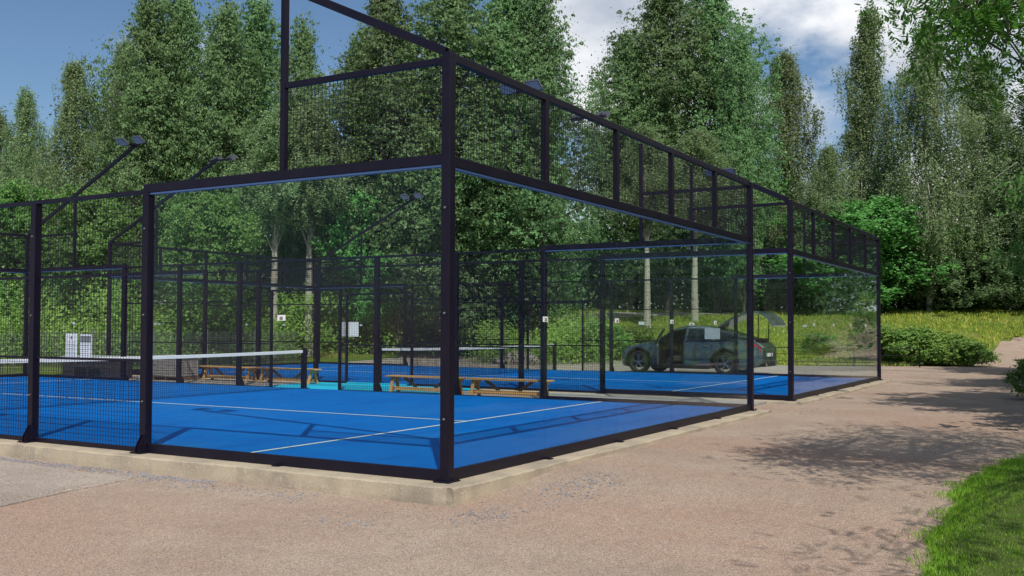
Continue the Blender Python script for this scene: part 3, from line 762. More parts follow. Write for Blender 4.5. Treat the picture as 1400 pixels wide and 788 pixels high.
    b.build('shut_line', M['trim'], t)
    b = MB(); b.box((-2.79, -.72, .30), (-2.55, .72, .44)); b.build('rear_diffuser', M['trim'], t, bevel=.02)
    b = MB(); b.box((-2.77, -.26, .62), (-2.742, .26, .73)); b.build('number_plate', M['white'], t)
    b = MB()
    for y in (-.55, .55): b.tube([(-2.80, y, .36), (-2.6, y, .36)], .055, 14)
    b.build('exhaust', M['chrome'], t)
    b = MB(); b.box((2.30, -.5, .40), (2.36, .5, .60)); b.build('grille', M['trim'], t, bevel=.01)
    # windscreen
    b = MB(); n = 10
    for i in range(n + 1):
        x = 1.04 - .62 * i / n; r = [np.interp(x, xs, Ki[:, j]) for j in range(7)]
        for f in (-.74, 0, .74): b.v.append((x + .004, r[6] * f, r[3] + .008 - (.012 if f else 0)))
    for i in range(n):
        for j in range(2): a = i * 3 + j; b.f.append((a, a + 1, a + 4, a + 3))
    b.build('windscreen', M['car_glass'], t)
    # interior
    for y in (.42,):
        b = MB(); b.extrude([(-.02, .42), (.52, .42), (.55, .58), (.10, .60), (-.10, 1.15), (-.20, 1.13)], 1, y - .24, y + .24); b.build('front_seat', M['seat'], t, bevel=.03)
        b = MB(); b.box((-.22, y - .12, 1.16), (-.12, y + .12, 1.34)); b.build('headrest', M['seat'], t, bevel=.03)
    b = MB(); n = 26; c0 = Vector((.56, .42, 1.0)); ax_ = Vector((-.9, 0, .42)).normalized(); s1 = Vector((0, 1, 0)); s2 = ax_.cross(s1)
    b.tube([c0 + (s1 * math.cos(2 * math.pi * i / n) + s2 * math.sin(2 * math.pi * i / n)) * .17 for i in range(n + 1)], .016, 6); b.beam(c0 - s1 * .16, c0 + s1 * .16, .03, .02); b.build('steering_wheel', M['trim'], t)
    # open front door, swung out
    d = empty('front_door', (.96, .985, 0), math.radians(-62)); d.parent = t
    b = MB()
    b.extrude([(-1.04, .36), (-.03, .36), (0, .98), (-1.04, 1.02)], 1, -.07, .0); b.build('door_skin', M['paint'], d, bevel=.02)
    b = MB(); b.extrude([(-1.0, .42), (-.08, .42), (-.06, .96), (-1.0, .98)], 1, -.10, -.072); b.build('door_card', M['trim'], d, bevel=.01)
    b = MB(); b.tube([(-.02, -.03, .98), (-.30, -.14, 1.25), (-.62, -.24, 1.46), (-1.0, -.27, 1.5), (-1.03, -.04, 1.02)], .02, 6); b.build('window_frame', M['trim'], d)
    b = MB(); b.poly([(-.06, -.035, 1.0), (-.30, -.13, 1.23), (-.62, -.23, 1.43), (-.98, -.25, 1.47), (-1.01, -.04, 1.03)]); b.build('door_glass', M['car_glass'], d)
    b = MB(); b.box((-.26, .0, .99), (-.10, .20, 1.12)); b.build('wing_mirror', M['paint'], d, bevel=.03)
    # open tailgate
    g = empty('tailgate', (-1.15, 0, 1.55)); g.parent = t
    prof = [(0, 0), (-.45, .26), (-.95, .45), (-1.35, .50), (-1.55, .44), (-1.78, .26), (-1.92, .05)]
    b = MB()
    for i in range(len(prof) - 1):
        (xa, za), (xb, zb_) = prof[i], prof[i + 1]
        b.beam((xa, 0, za), (xb, 0, zb_), 1.24 + .05 * i, .07)
    b.build('tailgate_shell', M['paint'], g)
    b = MB(); b.beam((-.2, 0, .16), (-1.05, 0, .53), 1.05, .02); b.build('rear_window', M['car_glass'], g)
    b = MB()
    for s in (-1, 1): b.tube([(-1.38, s * .6, -.42), (-1.40, s * .6, .42)], .018, 6)
    b.build('gas_strut', M['trim'], g)
    b = MB(); b.box((-2.55, -.55, 1.10), (-2.0, .55, 1.20)); b.build('boot_opening', M['trim'], t)
    # wheels
    def wheel():
        w = empty('wheel', (0, 0, 0)); b = MB(); n = 40
        prof = [(.27, -.115), (.31, -.125), (.355, -.12), (.378, -.09), (.385, -.03), (.385, .03), (.378, .09), (.355, .12), (.31, .125), (.27, .115)]
        for i in range(n):
            a = 2 * math.pi * i / n
            for r, y in prof: b.v.append((r * math.cos(a), y, r * math.sin(a)))
        k = len(prof)
        for i in range(n):
            for j in range(k): a = i * k + j; c = i * k + (j + 1) % k; e = ((i + 1) % n) * k; b.f.append((a, c, e + (j + 1) % k, e + j))
        b.build('tyre', M['tyre'], w, smooth=True)
        b = MB(); n = 36
        for i in range(n):
            a = 2 * math.pi * i / n
            for r, y in ((.272, .112), (.258, .114), (.25, .07), (.262, .0)): b.v.append((r * math.cos(a), y, r * math.sin(a)))
        for i in range(n):
            for j in range(3): a = i * 4 + j; e = ((i + 1) % n) * 4; b.f.append((a, a + 1, e + j + 1, e + j))
        for q in range(5):
            for dlt in (-.17, .17):
                a = 2 * math.pi * q / 5 + math.pi / 2
                b.beam((.05 * math.cos(a), .098, .05 * math.sin(a)), (.262 * math.cos(a + dlt), .104, .262 * math.sin(a + dlt)), .022, .03, (0, 1, 0))
        b.tube([(0, .07, 0), (0, .118, 0)], .055, 16); b.build('rim', M['alloy'], w)
        b = MB(); b.tube([(0, .0, 0), (0, .03, 0)], .19, 24); b.build('brake_disc', M['trim'], w)
        return w
    w0 = wheel()
    for i, (x, s) in enumerate(((1.525, 1), (-1.525, 1), (1.525, -1), (-1.525, -1))):
        w = w0 if i == 0 else dup(w0); w.parent = t; w.location = (x, s * .885, .385); w.rotation_euler = (0, .35 * i, 0 if s > 0 else math.pi)
    t.scale = (.975, 1, 1)
    return t
car()

# ------------------------------------------------------------------ vegetation
def leaves_mesh(name, C, size, rng, matl, aspect=.55, updir=None, flat=0.0, nrm=None):
    """one rhombic leaf per centre"""
    n = len(C); a = rng.normal(size=(n, 3)); 
    if updir is not None: a = a * .55 + np.array(updir)
    a /= np.linalg.norm(a, axis=1)[:, None]
    b = rng.normal(size=(n, 3)); 
    if flat: b[:, 2] *= (1 - flat)
    if nrm is not None:
        m_ = nrm / (np.linalg.norm(nrm, axis=1)[:, None] + 1e-6) + rng.normal(size=(n, 3)) * .50; m_ /= np.linalg.norm(m_, axis=1)[:, None]
        a = a - (a * m_).sum(1)[:, None] * m_; a /= np.linalg.norm(a, axis=1)[:, None] + 1e-6; b = np.cross(m_, a)
    b = b - (b * a).sum(1)[:, None] * a; b /= np.linalg.norm(b, axis=1)[:, None]
    s = (size * rng.uniform(.4, 1.55, n))[:, None]
    V = np.stack([C - a * s * .5, C + b * s * .5 * aspect - a * s * .06, C + a * s * .5, C - b * s * .5 * aspect - a * s * .06], 1).reshape(-1, 3).astype(np.float32)
    me = bpy.data.meshes.new(name); me.vertices.add(4 * n); me.vertices.foreach_set('co', V.ravel())
    me.loops.add(4 * n); me.loops.foreach_set('vertex_index', np.arange(4 * n, dtype=np.int32))
    me.polygons.add(n); me.polygons.foreach_set('loop_start', np.arange(0, 4 * n, 4, dtype=np.int32)); me.update(calc_edges=True); me.materials.append(matl)
    return me
def link(name, me, parent=None):
    o = bpy.data.objects.new(name, me); COL.objects.link(o)
    if parent: o.parent = parent
    return o
def tree_proto(name, kind, H, Rr, zb, seed, nclump, nleaf, lsize, lmat, bark, trunk_r, droop=0, csize=.7, forks=1):
    rng = np.random.default_rng(seed)
    root = empty(name, (0, 0, -500)); lean = rng.normal(0, .25, 2) * (.3 if 'pale' in str(seed) or seed in (10, 12) else 1)
    tp = []; nt = 12
    ph = rng.uniform(0, 6, 4)
    def axis_pt(t): return np.array([lean[0] * t ** 2 + .12 * math.sin(3 * t + ph[0]) * H / 14, lean[1] * t ** 2 + .12 * math.sin(2.5 * t + ph[1]) * H / 14, t * H])
    b = MB()
    top = .97
    b.tube([axis_pt(top * i / nt) - np.array([0, 0, .3 if i == 0 else 0]) for i in range(nt + 1)], [trunk_r * (1.1 if i == 0 else 1) * (1 - .93 * (i / nt)) for i in range(nt + 1)], 9)
    C = []; NM = []; ga = 2.39996; lob = rng.uniform(0, 6.28, 6)
    for i in range(nclump):
        t = zb + (1 - zb) * ((i + rng.uniform(0, 1)) / nclump) ** .92; tt = (t - zb) / (1 - zb); az = i * ga + rng.normal(0, .35)
        if kind == 'aspen': env = min(1, (tt + .10) * 2.6) ** .6 * (1 - tt ** 3) ** .8 * (1.08 - .22 * tt) + .10
        elif kind == 'birch': env = min(1, (tt + .12) * 2.6) * (1 - tt) ** .72 * 1.25 + .05
        elif kind == 'spire': env = (min(1, (tt + .1) * 3) * (1 - tt) ** 1.0 * 1.15 if tt < .55 else .34 * (1 - (tt - .55) / .45) ** .6 + .06)
        elif kind == 'round': env = math.sqrt(max(0, 1 - (2 * min(tt, .999) - .9) ** 2 / 1.25)) * 1.0
        elif kind == 'dome': env = math.sqrt(max(0, 1 - tt ** 2))
        env *= 1 + .22 * math.sin(2 * az + lob[0] + 4 * tt) + .20 * math.sin(3 * az + lob[1] - 9 * tt) + .24 * math.sin(15 * tt + lob[2] + az)
        if kind in ('birch', 'spire'): env *= 1 + .30 * math.sin(23 * tt + lob[3] + 2 * az)
        rad = Rr * max(.03, env) * (rng.uniform(.12, 1) ** .45)
        base = axis_pt(max(.02, t - (.07 + .10 * rng.uniform()) * (1 - .5 * tt) * (0 if kind == 'birch' and False else 1)))
        end = axis_pt(min(t, .99)) * np.array([1, 1, 1]) + np.array([math.cos(az) * rad, math.sin(az) * rad, rad * (.22 if not droop else .05) - droop * rad * .25])
        mid = (base + end) / 2 + np.array([0, 0, rad * (.10 + droop * .25)])
        if rad > .4 and i % 2 == 0:
            r0 = trunk_r * .26 * (1 - .75 * t) + .008; b.tube([base, mid, end], [r0, r0 * .6, r0 * .22], 5, False)
        k = int(nleaf * rng.uniform(.6, 1.35) * (1 if tt < .8 else .75)); cs = csize * rng.uniform(.65, 1.25) * (1 if tt < .75 else .75 - .4 * (tt - .75))
        # leaf spray: small flattened puffs strung along the branch, leaves facing out of their puff and up
        d = (end - mid); d /= np.linalg.norm(d) + 1e-6; npf = 6
        pc = d * (np.linspace(-1.25, .55, npf)[:, None]) * cs + rng.normal(size=(npf, 3)) * cs * np.array([.42, .42, .36])
        ip = rng.integers(0, npf, k); e_ = rng.normal(size=(k, 3)); e_ /= np.linalg.norm(e_, axis=1)[:, None]; e_[:, 2] = np.abs(e_[:, 2]) * .9 - .15
        q = pc[ip] + e_ * (rng.uniform(.35, 1, k) ** .5)[:, None] * cs * np.array([.44, .44, .38]) * (1.05 - .1 * ip[:, None])
        out = np.array([math.cos(az), math.sin(az), 0]) * .5
        lo_ = rng.uniform(size=k) < .30; q[lo_] += rng.normal(size=(int(lo_.sum()), 3)) * cs * .35
        NM.append(e_ * .8 + out + np.array([0, 0, .75]))
        if droop:
            nst = max(3, k // 40); st = rng.normal(size=(nst, 3)) * cs * np.array([.50, .50, .25]); ii = rng.integers(0, nst, k); ln = rng.uniform(0, 1, k) * cs * 2.0 * droop * rng.uniform(.5, 1.2, nst)[ii]
            q2 = st[ii] + rng.normal(size=(k, 3)) * .085 * (1.15 - .7 * (ln / (ln.max() + 1e-6)))[:, None]; q2[:, 2] -= ln; sel = rng.uniform(size=k) < .86; q[sel] = q2[sel]
        C.append(end + q)
    C = np.concatenate(C); NM = np.concatenate(NM); kk = C[:, 2] > .15; C = C[kk]; NM = NM[kk]
    b.build('trunk', bark, root)
    link('crown', leaves_mesh('crown', C, lsize, rng, lmat, .66, (0, 0, -.6) if droop else None, 0, NM), root)
    return root
TP = {}
TP['aspen1'] = tree_proto('aspen_tree', 'aspen', 16, 3.3, .08, 1, 400, 340, .115, M['leaf_aspen'], M['bark'], .20, 0, .80)
TP['aspen2'] = tree_proto('aspen_tree', 'aspen', 16, 3.3, .12, 2, 360, 340, .115, M['leaf_aspen'], M['bark'], .18, 0, .84)
TP['aspen3'] = tree_proto('aspen_tree', 'aspen', 16, 3.6, .14, 3, 400, 340, .115, M['leaf_mid'], M['bark'], .22, 0, .85)
TP['birch1'] = tree_proto('birch_tree', 'birch', 15, 3.0, .12, 4, 240, 380, .105, M['leaf_birch'], M['bark_birch'], .15, 1.0, .72)
TP['birch2'] = tree_proto('birch_tree', 'spire', 15, 3.0, .10, 5, 240, 370, .105, M['leaf_birch'], M['bark_birch'], .15, 1.1, .66)
TP['birch3'] = tree_proto('birch_tree', 'birch', 15, 3.2, .14, 6, 240, 390, .105, M['leaf_birch'], M['bark_birch'], .17, 1.0, .78)
TP['maple1'] = tree_proto('maple_tree', 'round', 8, 3.0, .06, 7, 260, 330, .13, M['leaf_maple'], M['bark'], .13, 0, .62)
TP['maple2'] = tree_proto('maple_tree', 'round', 8, 2.9, .22, 8, 240, 320, .13, M['leaf_maple'], M['bark'], .12, 0, .62)
TP['dark1'] = tree_proto('leafy_tree', 'dome', 6.5, 3.6, .03, 9, 260, 330, .13, M['leaf_dark'], M['bark'], .15, .45, .66)
TP['pine1'] = tree_proto('tall_tree', 'round', 14, 2.6, .48, 10, 160, 340, .12, M['leaf_mid'], M['bark_pine'], .30, 0, .70)
TP['pale1'] = tree_proto('birch_tree', 'birch', 16, 2.6, .55, 12, 140, 320, .11, M['leaf_birch'], M['bark_birch'], .24, .6, .75)
TP['bush1'] = tree_proto('leafy_bush', 'dome', 2.0, 1.5, .02, 13, 170, 170, .10, M['leaf_shrub'], M['bark'], .04, 0, .32)
TP['bush2'] = tree_proto('leafy_bush', 'dome', 2.0, 1.5, .02, 14, 170, 170, .10, M['leaf_shrub2'], M['bark'], .04, 0, .32)
PH = {'aspen1': 16, 'aspen2': 16, 'aspen3': 16, 'birch1': 15, 'birch2': 15, 'birch3': 15, 'maple1': 8, 'maple2': 8, 'dark1': 6.5, 'pine1': 14, 'pale1': 16, 'bush1': 2.0, 'bush2': 2.0}
PR = {'aspen1': 3.3, 'aspen2': 3.3, 'aspen3': 3.6, 'birch1': 2.9, 'birch2': 3.1, 'birch3': 3.2, 'maple1': 3.0, 'maple2': 2.9, 'dark1': 3.6, 'pine1': 2.6, 'pale1': 2.6, 'bush1': 1.5, 'bush2': 1.5}
used = set()
def plant(proto, x, y, H, R, rz, label, cat, group=None, name=None):
    o = dup(TP[proto]); k = H / PH[proto]; r = R / PR[proto]
    o.location = (x, y, gzf(x, y) - .02); o.scale = (r, r, k); o.rotation_euler = (0, 0, rz); o['label'] = label; o['category'] = cat
    if group: o['group'] = group
    return o
# bearing px, top px, half width px, depth m, kind, label
TREES = [
 (508, 258, 52, 47, 'maple2', 'leafy green tree right of the two pale trunks, behind a far lamp arm'),
 (-12, 150, 46, 60, 'birch1', 'thin light birch at the very left edge of the picture, beyond the courts'),
 (34, 122, 34, 57, 'birch3', 'short pale trunked birch near the left edge with an airy rounded top'),
 (96, 82, 44, 54, 'birch1', 'slim pointed birch with a visible white trunk, standing alone against blue sky at the left'),
 (160, 52, 40, 55, 'birch3', 'birch with a ragged bulging crown against the left flank of the tall green wood'),
 (196, -6, 42, 50, 'aspen2', 'leftmost tall leafy tree whose crown reaches the top of the picture'),
 (246, -22, 44, 52, 'aspen1', 'tallest green tree of the left wood, its top cut off by the picture edge'),
 (302, 12, 42, 50, 'aspen2', 'tall green tree with a blunt top in the middle of the left wood'),
 (352, 8, 44, 53, 'aspen1', 'tall green tree just left of the high black lamp post of the near corner'),
 (412, 34, 32, 50, 'aspen2', 'narrow pointed green tree right of the high black lamp post, beside a gap of sky'),
 (488, 52, 42, 48, 'aspen2', 'rounded green tree right of the sky gap, under the sloping lamp arm'),
 (545, -12, 54, 47, 'aspen3', 'broad dark green tree behind the top of the near corner post'),
 (618, -30, 62, 46, 'aspen1', 'broad tall tree directly behind the near corner post, filling the top centre'),
 (690, -36, 56, 48, 'aspen1', 'tall tree right of the near corner post, its crown running out of the picture'),
 (742, -5, 46, 47, 'aspen3', 'dark leafy tree at the left side of the cloud gap in the centre'),
 (862, 52, 44, 68, 'aspen2', 'leafy tree at the right side of the cloud gap, lower than its neighbour'),
 (915, -16, 56, 70, 'aspen3', 'big dark tree above the middle of the back wall, its crown broad and tall'),
 (978, -24, 50, 70, 'aspen1', 'tall leafy tree next to the big dark one, reaching above the picture'),
 (1016, 48, 26, 66, 'aspen2', 'slender leafy tree on the right flank of the big central group'),
 (1076, 66, 46, 72, 'birch1', 'drooping birch with hanging branch tips, first one right of the central group'),
 (1128, 196, 34, 67, 'birch3', 'small birch between two taller drooping birches on the right'),
 (1180, 4, 44, 71, 'birch2', 'very slender spire shaped birch standing alone against the clouds'),
 (1268, 22, 52, 66, 'birch3', 'tall loose birch with hanging plumes, right of the spire shaped birch'),
 (1342, 70, 58, 71, 'birch1', 'wide airy birch near the right edge, behind the overhanging leaves'),
 (1425, 100, 60, 67, 'birch3', 'tall birch partly cut off by the right edge of the picture'),
 (285, 272, 62, 40, 'maple1', 'bright green rounded tree seen over the far mesh between the two left posts'),
 (398, 240, 30, 52, 'dark1', 'dark leafy tree behind the two pale trunks'),
 (118, 268, 60, 42, 'maple2', 'green rounded tree behind the raised far corner of the nearer court'),
 (18, 262, 60, 43, 'maple1', 'green rounded tree seen through the leftmost mesh panel'),
 (560, 300, 44, 56, 'maple2', 'green leafy tree behind the farther door opening'),
 (672, 262, 60, 56, 'maple2', 'spreading broad leaved tree seen through the glass right of the near corner post'),
 (742, 285, 40, 56, 'maple2', 'broad leaved tree behind the second pane of the back wall'),
 (1040, 250, 48, 72, 'maple1', 'bright leafy tree behind the gap between the two courts'),
 (1178, 276, 84, 66, 'maple1', 'bright green rounded maple at the right end of the far court'),
 (1248, 300, 64, 70, 'maple2', 'smaller green maple between a bright rounded maple and a dark drooping tree'),
 (1312, 322, 92, 68, 'dark1', 'dark drooping tree reaching down to the dry meadow at the right'),
 (1392, 300, 48, 70, 'maple1', 'light green tree beside the end of the gravel path'),
 (378, 150, 62, 45, 'pale1', 'birch with tall bare pale trunk, left one of the two behind the nets'),
 (426, 140, 62, 46, 'pale1', 'birch with tall bare pale trunk, right one of the two behind the nets'),
 (562, 200, 56, 49, 'pine1', 'bare dark trunked tree behind the farther door opening'),
 (548, 210, 56, 53, 'pine1', 'second dark trunked tree just left of the thicker dark trunk'),
 (718, 190, 56, 54, 'pine1', 'tree with a brown scaly trunk left of the pane edge post'),
 (881, 170, 52, 56, 'pale1', 'tree with a pale straight trunk rising behind the bonnet of the car'),
 (953, 175, 52, 60, 'pale1', 'tree with a pale greenish trunk rising behind the roof of the car'),
]
rr = random.Random(3)
for (u, v, hw, D, kind, lab) in TREES:
    x, y = place(u, D); ztop = 1.4075 + (449 - v) / 1356.9 * D; H = ztop - gzf(x, y); R = hw / 1356.9 * D * {'aspen1': 1.6, 'aspen2': 1.5, 'aspen3': 1.55, 'birch1': 1.4, 'birch2': 1.55, 'birch3': 1.45}.get(kind, 1.1)
    cat = 'tree'
    plant(kind, x, y, H, R, rr.uniform(0, 6.28), lab, cat, 'trees beyond the courts')
BUSH = [(1224, 43.2, 1.5, 1.5, 'bush1', 'green bush behind the rail fence beside the far corner of the far court'),
        (1258, 41.8, 1.45, 1.4, 'bush2', 'green bush around the last post of the rail fence'),
        (1292, 41.4, 1.35, 1.35, 'bush1', 'light green bush right of the last fence post'),
        (1322, 40.9, 1.05, 1.0, 'bush2', 'lowest bush of the row, at its right end beside the gravel path'),
        (1120, 47, 1.0, 1.0, 'bush2', 'small dark green bush on the meadow seen through the far glass wall'),
        (1182, 50, 2.6, .7, 'bush2', 'small young tree on the meadow beside the right corner post of the far court'),
        (820, 45, 1.6, 1.3, 'bush2', 'rounded bush left of the bonnet of the car'),
        (856, 47, 1.3, 1.3, 'bush1', 'low bush behind the bonnet of the car')]
for (u, D, H, R, kind, lab) in BUSH:
    x, y = place(u, D); plant(kind, x, y, H, R, rr.uniform(0, 6.28), lab, 'bush', 'bushes beyond the parking lot')
# trees lining the right side of the yard (mostly outside the frame; they cast the shade on the gravel)
plant('maple1', 9.8, -8.4, 10.5, 3.3, 1.0, 'leafy tree beside the lawn shading the gravel before the far court', 'tree', 'trees along the lawn')
plant('aspen3', 17, -9.6, 12, 3.6, 2.0, 'dark leafy tree farther along the lawn beyond the right edge', 'tree', 'trees along the lawn')
plant('maple2', 25.5, -9.0, 11.0, 3.8, 2.0, 'leafy tree beyond the right edge shading the far gravel', 'tree', 'trees along the lawn')
plant('maple1', 35.5, -10.0, 10.0, 3.6, 4.0, 'leafy tree right of the gravel path shading its bend', 'tree', 'trees along the lawn')
x, y = place(1482, 33); plant('maple2', x, y, 7.6, 2.1, 5.0, 'bright green tree cut by the right edge of the picture', 'tree', 'trees along the lawn')
x, y = place(1418, 21.5); plant('bush2', x, y, .9, .5, 1.0, 'small dark bush at the right edge beside the lawn', 'bush')
for k in TP:
    for o in list(TP[k].children): bpy.data.objects.remove(o)
    bpy.data.objects.remove(TP[k])

# the near rowan overhanging the top right corner
def near_tree():
    rng = np.random.default_rng(21); t = empty('rowan_tree', (.2, -8.7, gzf(.2, -8.7) + .0), label='near tree whose leafy branches hang into the top right corner of the picture', cat='tree', group='trees along the lawn')
    o = np.array([.2, -8.7, 0]); b = MB()
    b.tube([(0, 0, -.2), (.05, .05, 1.5), (.1, .1, 3), (.0, .3, 5), (-.1, .2, 7.5)], [.17, .14, .12, .08, .03], 10)
    ends = []
    for i in range(58):
        az = i * 2.4; h = rng.uniform(3.8, 8.0); r = rng.uniform(.8, 2.7) * (1.15 - abs(h - 5) / 5)
        ends.append((np.array([math.cos(az) * r + .3, math.sin(az) * r + .4, h]), .42, 150))
    # long limb reaching over the gravel
    for p in ((1.19, -3.99, 4.25), (1.81, -4.06, 4.2), (1.88, -4.2, 4.35), (1.35, -4.3, 4.0), (.9, -4.47, 4.0), (.95, -4.58, 4.15), (1.05, -4.73, 3.95), (2.04, -4.46, 4.15), (1.59, -4.66, 3.95), (2.22, -4.78, 3.9), (0, -4.84, 3.9), (2.3, -4.9, 3.8), (.86, -4.42, 4.2),
              (2.4, -4.3, 4.6), (1.5, -4.1, 4.7), (2.9, -4.0, 4.9), (2.4, -5.2, 4.0), (1.8, -5.3, 3.9), (1.2, -5.2, 4.0)):
        ends.append((np.array(p) - o, .21, 230))
    for _ in range(16): ends.append((np.array((rng.uniform(.7, 2.3), rng.uniform(-4.9, -4.1), rng.uniform(4.2, 4.8))) - o, .24, 230))
    for _ in range(120):
        p = (rng.uniform(-.2, 4.4), rng.uniform(-7.5, -4.9), rng.uniform(4.7, 6.8)); ends.append((np.array(p) - o, .42, 250))
    # crown parts above the camera side that shade the foreground
    for p in ((-4.2, -6.2, 4.9), (-3.7, -6.5, 5.0), (-3.2, -6.5, 4.9), (-2.9, -6.9, 5.2), (-3.4, -6.9, 5.3), (-2.6, -6.6, 4.9), (-3.9, -6.6, 5.3)): ends.append((np.array(p) - o, .42, 190))
    limb = [np.array(q) for q in ((.1, .2, 3.6), (.7, 1.9, 4.3), (1.1, 3.0, 4.75), (1.5, 4.0, 4.75), (2.0, 4.5, 4.5))]
    b.tube(limb, [.09, .07, .05, .03, .012], 8)
    C = []
    for e, s, k in ends:
        if math.hypot(e[0], e[1]) < 2.3: base = np.array([.05, .15, min(max(e[2] * .72, 2.2), 6.5)])
        else:
            base = min(limb[1:], key=lambda q: np.linalg.norm(q - e)) + rng.normal(size=3) * .05
        mid = (base + e) / 2 + rng.normal(size=3) * .12
        b.tube([base, mid, e], [.016, .010, .004], 5, False)
        # pinnate leaves: leaflets in pairs along rachises
        nr = k // 11
        for _ in range(nr):
            st = e + rng.normal(size=3) * s; d = rng.normal(size=3); d[2] -= .8; d /= np.linalg.norm(d); w = np.cross(d, rng.normal(size=3)); w /= np.linalg.norm(w)
            for j in range(6):
                for sg in (-1, 1): C.append((st + d * .028 * j + w * sg * .028, d * .45 + w * sg))
    P_ = np.array([c[0] for c in C]); Dv = np.array([c[1] for c in C]); Dv /= np.linalg.norm(Dv, axis=1)[:, None]
    n = len(P_); B = np.cross(Dv, rng.normal(size=(n, 3)) * .3 + [0, 0, 1]); B /= np.linalg.norm(B, axis=1)[:, None]
    L = .058 * rng.uniform(.75, 1.25, n)[:, None]; wd = L * .17
    V = np.stack([P_, P_ + Dv * L * .3 + B * wd, P_ + Dv * L * .7 + B * wd * .8, P_ + Dv * L, P_ + Dv * L * .7 - B * wd * .8, P_ + Dv * L * .3 - B * wd], 1).reshape(-1, 3)
    me = bpy.data.meshes.new('crown'); me.vertices.add(6 * n); me.vertices.foreach_set('co', V.astype(np.float32).ravel()); me.loops.add(6 * n); me.loops.foreach_set('vertex_index', np.arange(6 * n, dtype=np.int32))
    me.polygons.add(n); me.polygons.foreach_set('loop_start', np.arange(0, 6 * n, 6, dtype=np.int32)); me.update(calc_edges=True); me.materials.append(M['leaf_near'])
    b.build('trunk', M['bark'], t); link('crown', me, t)
near_tree()

# far wood behind the first row, undergrowth band, grass
rng = np.random.default_rng(33)
C = []
for i in range(520):
    u = rng.uniform(-120, 1560); D = rng.uniform(60, 82) if u < 780 else rng.uniform(74, 90); x, y = place(u, D)
    lim = 190 + 40 * math.sin(u * .02) + 25 * math.sin(u * .053 + 1)
    if u < 130: lim = 205
    if 770 < u < 850: lim = 300
    if u > 1040: lim = 245 + 25 * math.sin(u * .03)
    z = gzf(x, y); zt = 1.4 + (449 - lim) / 1356.9 * D
    h = rng.uniform(z, zt); k = 200
    C.append(np.array([x, y, h]) + rng.normal(size=(k, 3)) * np.array([1.1, 1.1, .9]))
for i in range(420):
    x = rng.uniform(4, 95); y = rng.uniform(-30, -15) - (.10 * x); C.append(np.array([x, y, rng.uniform(.3, 13)]) + rng.normal(size=(130, 3)) * np.array([1.3, 1.3, 1.0]))
for i in range(700):
    u = rng.uniform(420, 1560); D = rng.uniform(62, 78) if u < 780 else rng.uniform(72, 84); x, y = place(u, D)
    C.append(np.array([x, y, gzf(x, y) + rng.uniform(0, 5.5)]) + rng.normal(size=(150, 3)) * np.array([1.0, 1.0, .8]))
for i in range(700):
    u = rng.uniform(1540, 2300); D = rng.uniform(46, 80); x, y = place(u, D)
    C.append(np.array([x, y, gzf(x, y) + rng.uniform(0, 13)]) + rng.normal(size=(120, 3)) * np.array([1.3, 1.3, 1.0]))
tag(link('forest', leaves_mesh('forest', np.concatenate(C), .30, rng, M['leaf_dark'], .65)), 'dense dark green wood filling the background behind the single trees', 'wood', None, 'stuff')
C = []
for i in range(1700):
    u = rng.uniform(-80, 830); x, y = place(u, 0); 
    D = rng.uniform(41, 54) if u > 300 else rng.uniform(36.5, 50)
    x, y = place(u, D)
    if y < 24.3 and x < 27: continue
    if near_path(x, y, PATH_C) < .3: continue
    if 440 < u < 660 and D < 47: continue
    tall = (2.1 + .9 * math.sin(u * .05) + .5 * math.sin(u * .13 + D)) * (1 if u < 450 else .6)
    h = gzf(x, y) + rng.uniform(0, 1) ** .8 * max(.4, tall)
    C.append(np.array([x, y, h]) + rng.normal(size=(75, 3)) * np.array([.45, .45, .22]))
C = np.concatenate(C); C = C[C[:, 2] > gz(C[:, 0], C[:, 1])]
tag(link('undergrowth', leaves_mesh('undergrowth', C, .12, rng, M['leaf_shrub'], .6, None, 0, np.tile([-.5, -.3, .8], (len(C), 1)))), 'light green undergrowth and tall weeds along the foot of the wood', 'undergrowth', None, 'stuff')

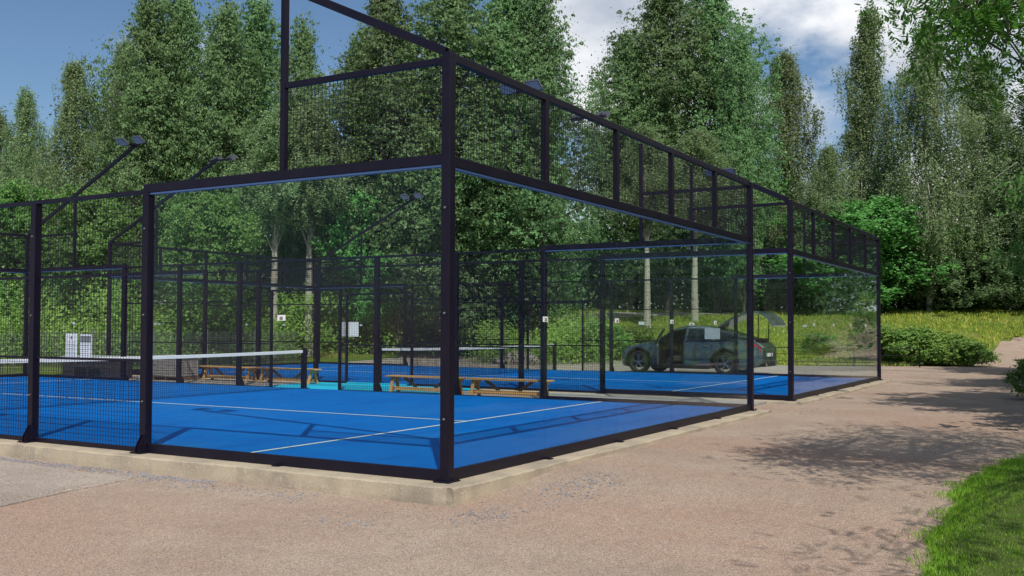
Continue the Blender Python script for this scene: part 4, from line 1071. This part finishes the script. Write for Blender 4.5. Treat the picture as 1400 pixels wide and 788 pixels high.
def blades(name, X, Y, hmin, hmax, wd, matl, dz, label, cat, lean=.35):
    n = len(X); Z = gz(X, Y) + dz; a = rng.uniform(0, 6.28, n); h = rng.uniform(hmin, hmax, n); L = rng.normal(0, lean, (n, 2)) * h[:, None]
    P0 = np.stack([X, Y, Z - .01], 1); dx = np.stack([np.cos(a), np.sin(a), 0 * a], 1) * wd * .5
    tip = P0 + np.stack([L[:, 0], L[:, 1], h], 1); mid = P0 + np.stack([L[:, 0] * .35, L[:, 1] * .35, h * .6], 1)
    V = np.stack([P0 - dx, P0 + dx, mid + dx * .8, tip, mid - dx * .8], 1).reshape(-1, 3)
    me = bpy.data.meshes.new(name); me.vertices.add(5 * n); me.vertices.foreach_set('co', V.astype(np.float32).ravel()); me.loops.add(5 * n); me.loops.foreach_set('vertex_index', np.arange(5 * n, dtype=np.int32))
    me.polygons.add(n); me.polygons.foreach_set('loop_start', np.arange(0, 5 * n, 5, dtype=np.int32)); me.update(calc_edges=True); me.materials.append(matl)
    tag(link(name, me), label, cat, None, 'stuff')
n = 150000
X = rng.uniform(-2.0, 8.5, n); Y = lawn_edge(X) + .03 - rng.uniform(0, 1, n) ** 1.25 * 3.2
cl = np.sin(X * 5.1 + Y * 3.3) * np.sin(X * 2.3 - Y * 6.1); keep = rng.uniform(size=n) < .75 + .25 * cl
Xf = rng.uniform(-2, 9, 5000); Yf = lawn_edge(Xf) + np.abs(rng.normal(0, .07, 5000)) * (.4 + np.sin(Xf * 4.3) ** 2 * 1.2)
X = np.concatenate([X[keep], Xf]); Y = np.concatenate([Y[keep], Yf]); keep = np.ones(len(X), bool)
blades('lawn_grass', X[keep], Y[keep], .02, .055, .005, M['blade'], .02, 'bright mown grass of the lawn in the lower right corner', 'grass')
n = 40000
X = rng.uniform(8.5, 40, n); Y = lawn_edge(X) + .05 - rng.uniform(0, 1, n) * 5
blades('verge_grass', X, Y, .05, .18, .02, M['blade'], .02, 'mown grass verge farther along the right side of the gravel', 'grass')
n = 170000
U = rng.uniform(560, 1480, n); D = 40.8 + rng.uniform(0, 1, n) ** 1.2 * 36
X = cam_loc.x + D * (.8637 + (U - 700) / 1356.9 * .504); Y = cam_loc.y + D * (.504 - (U - 700) / 1356.9 * .8637)
k = meadow_ok(X, Y) & (near_path(X, Y, PATH_R) > .15); cl = np.sin(X * .9 + Y * .5) * np.sin(X * .4 - Y * 1.1); k &= rng.uniform(size=n) < .65 + .5 * cl
blades('meadow_grass', X[k], Y[k], .06, .22, .045, M['meadow'], .0, 'tall yellowing meadow grass on the slope beyond the parking lot', 'grass', .3)
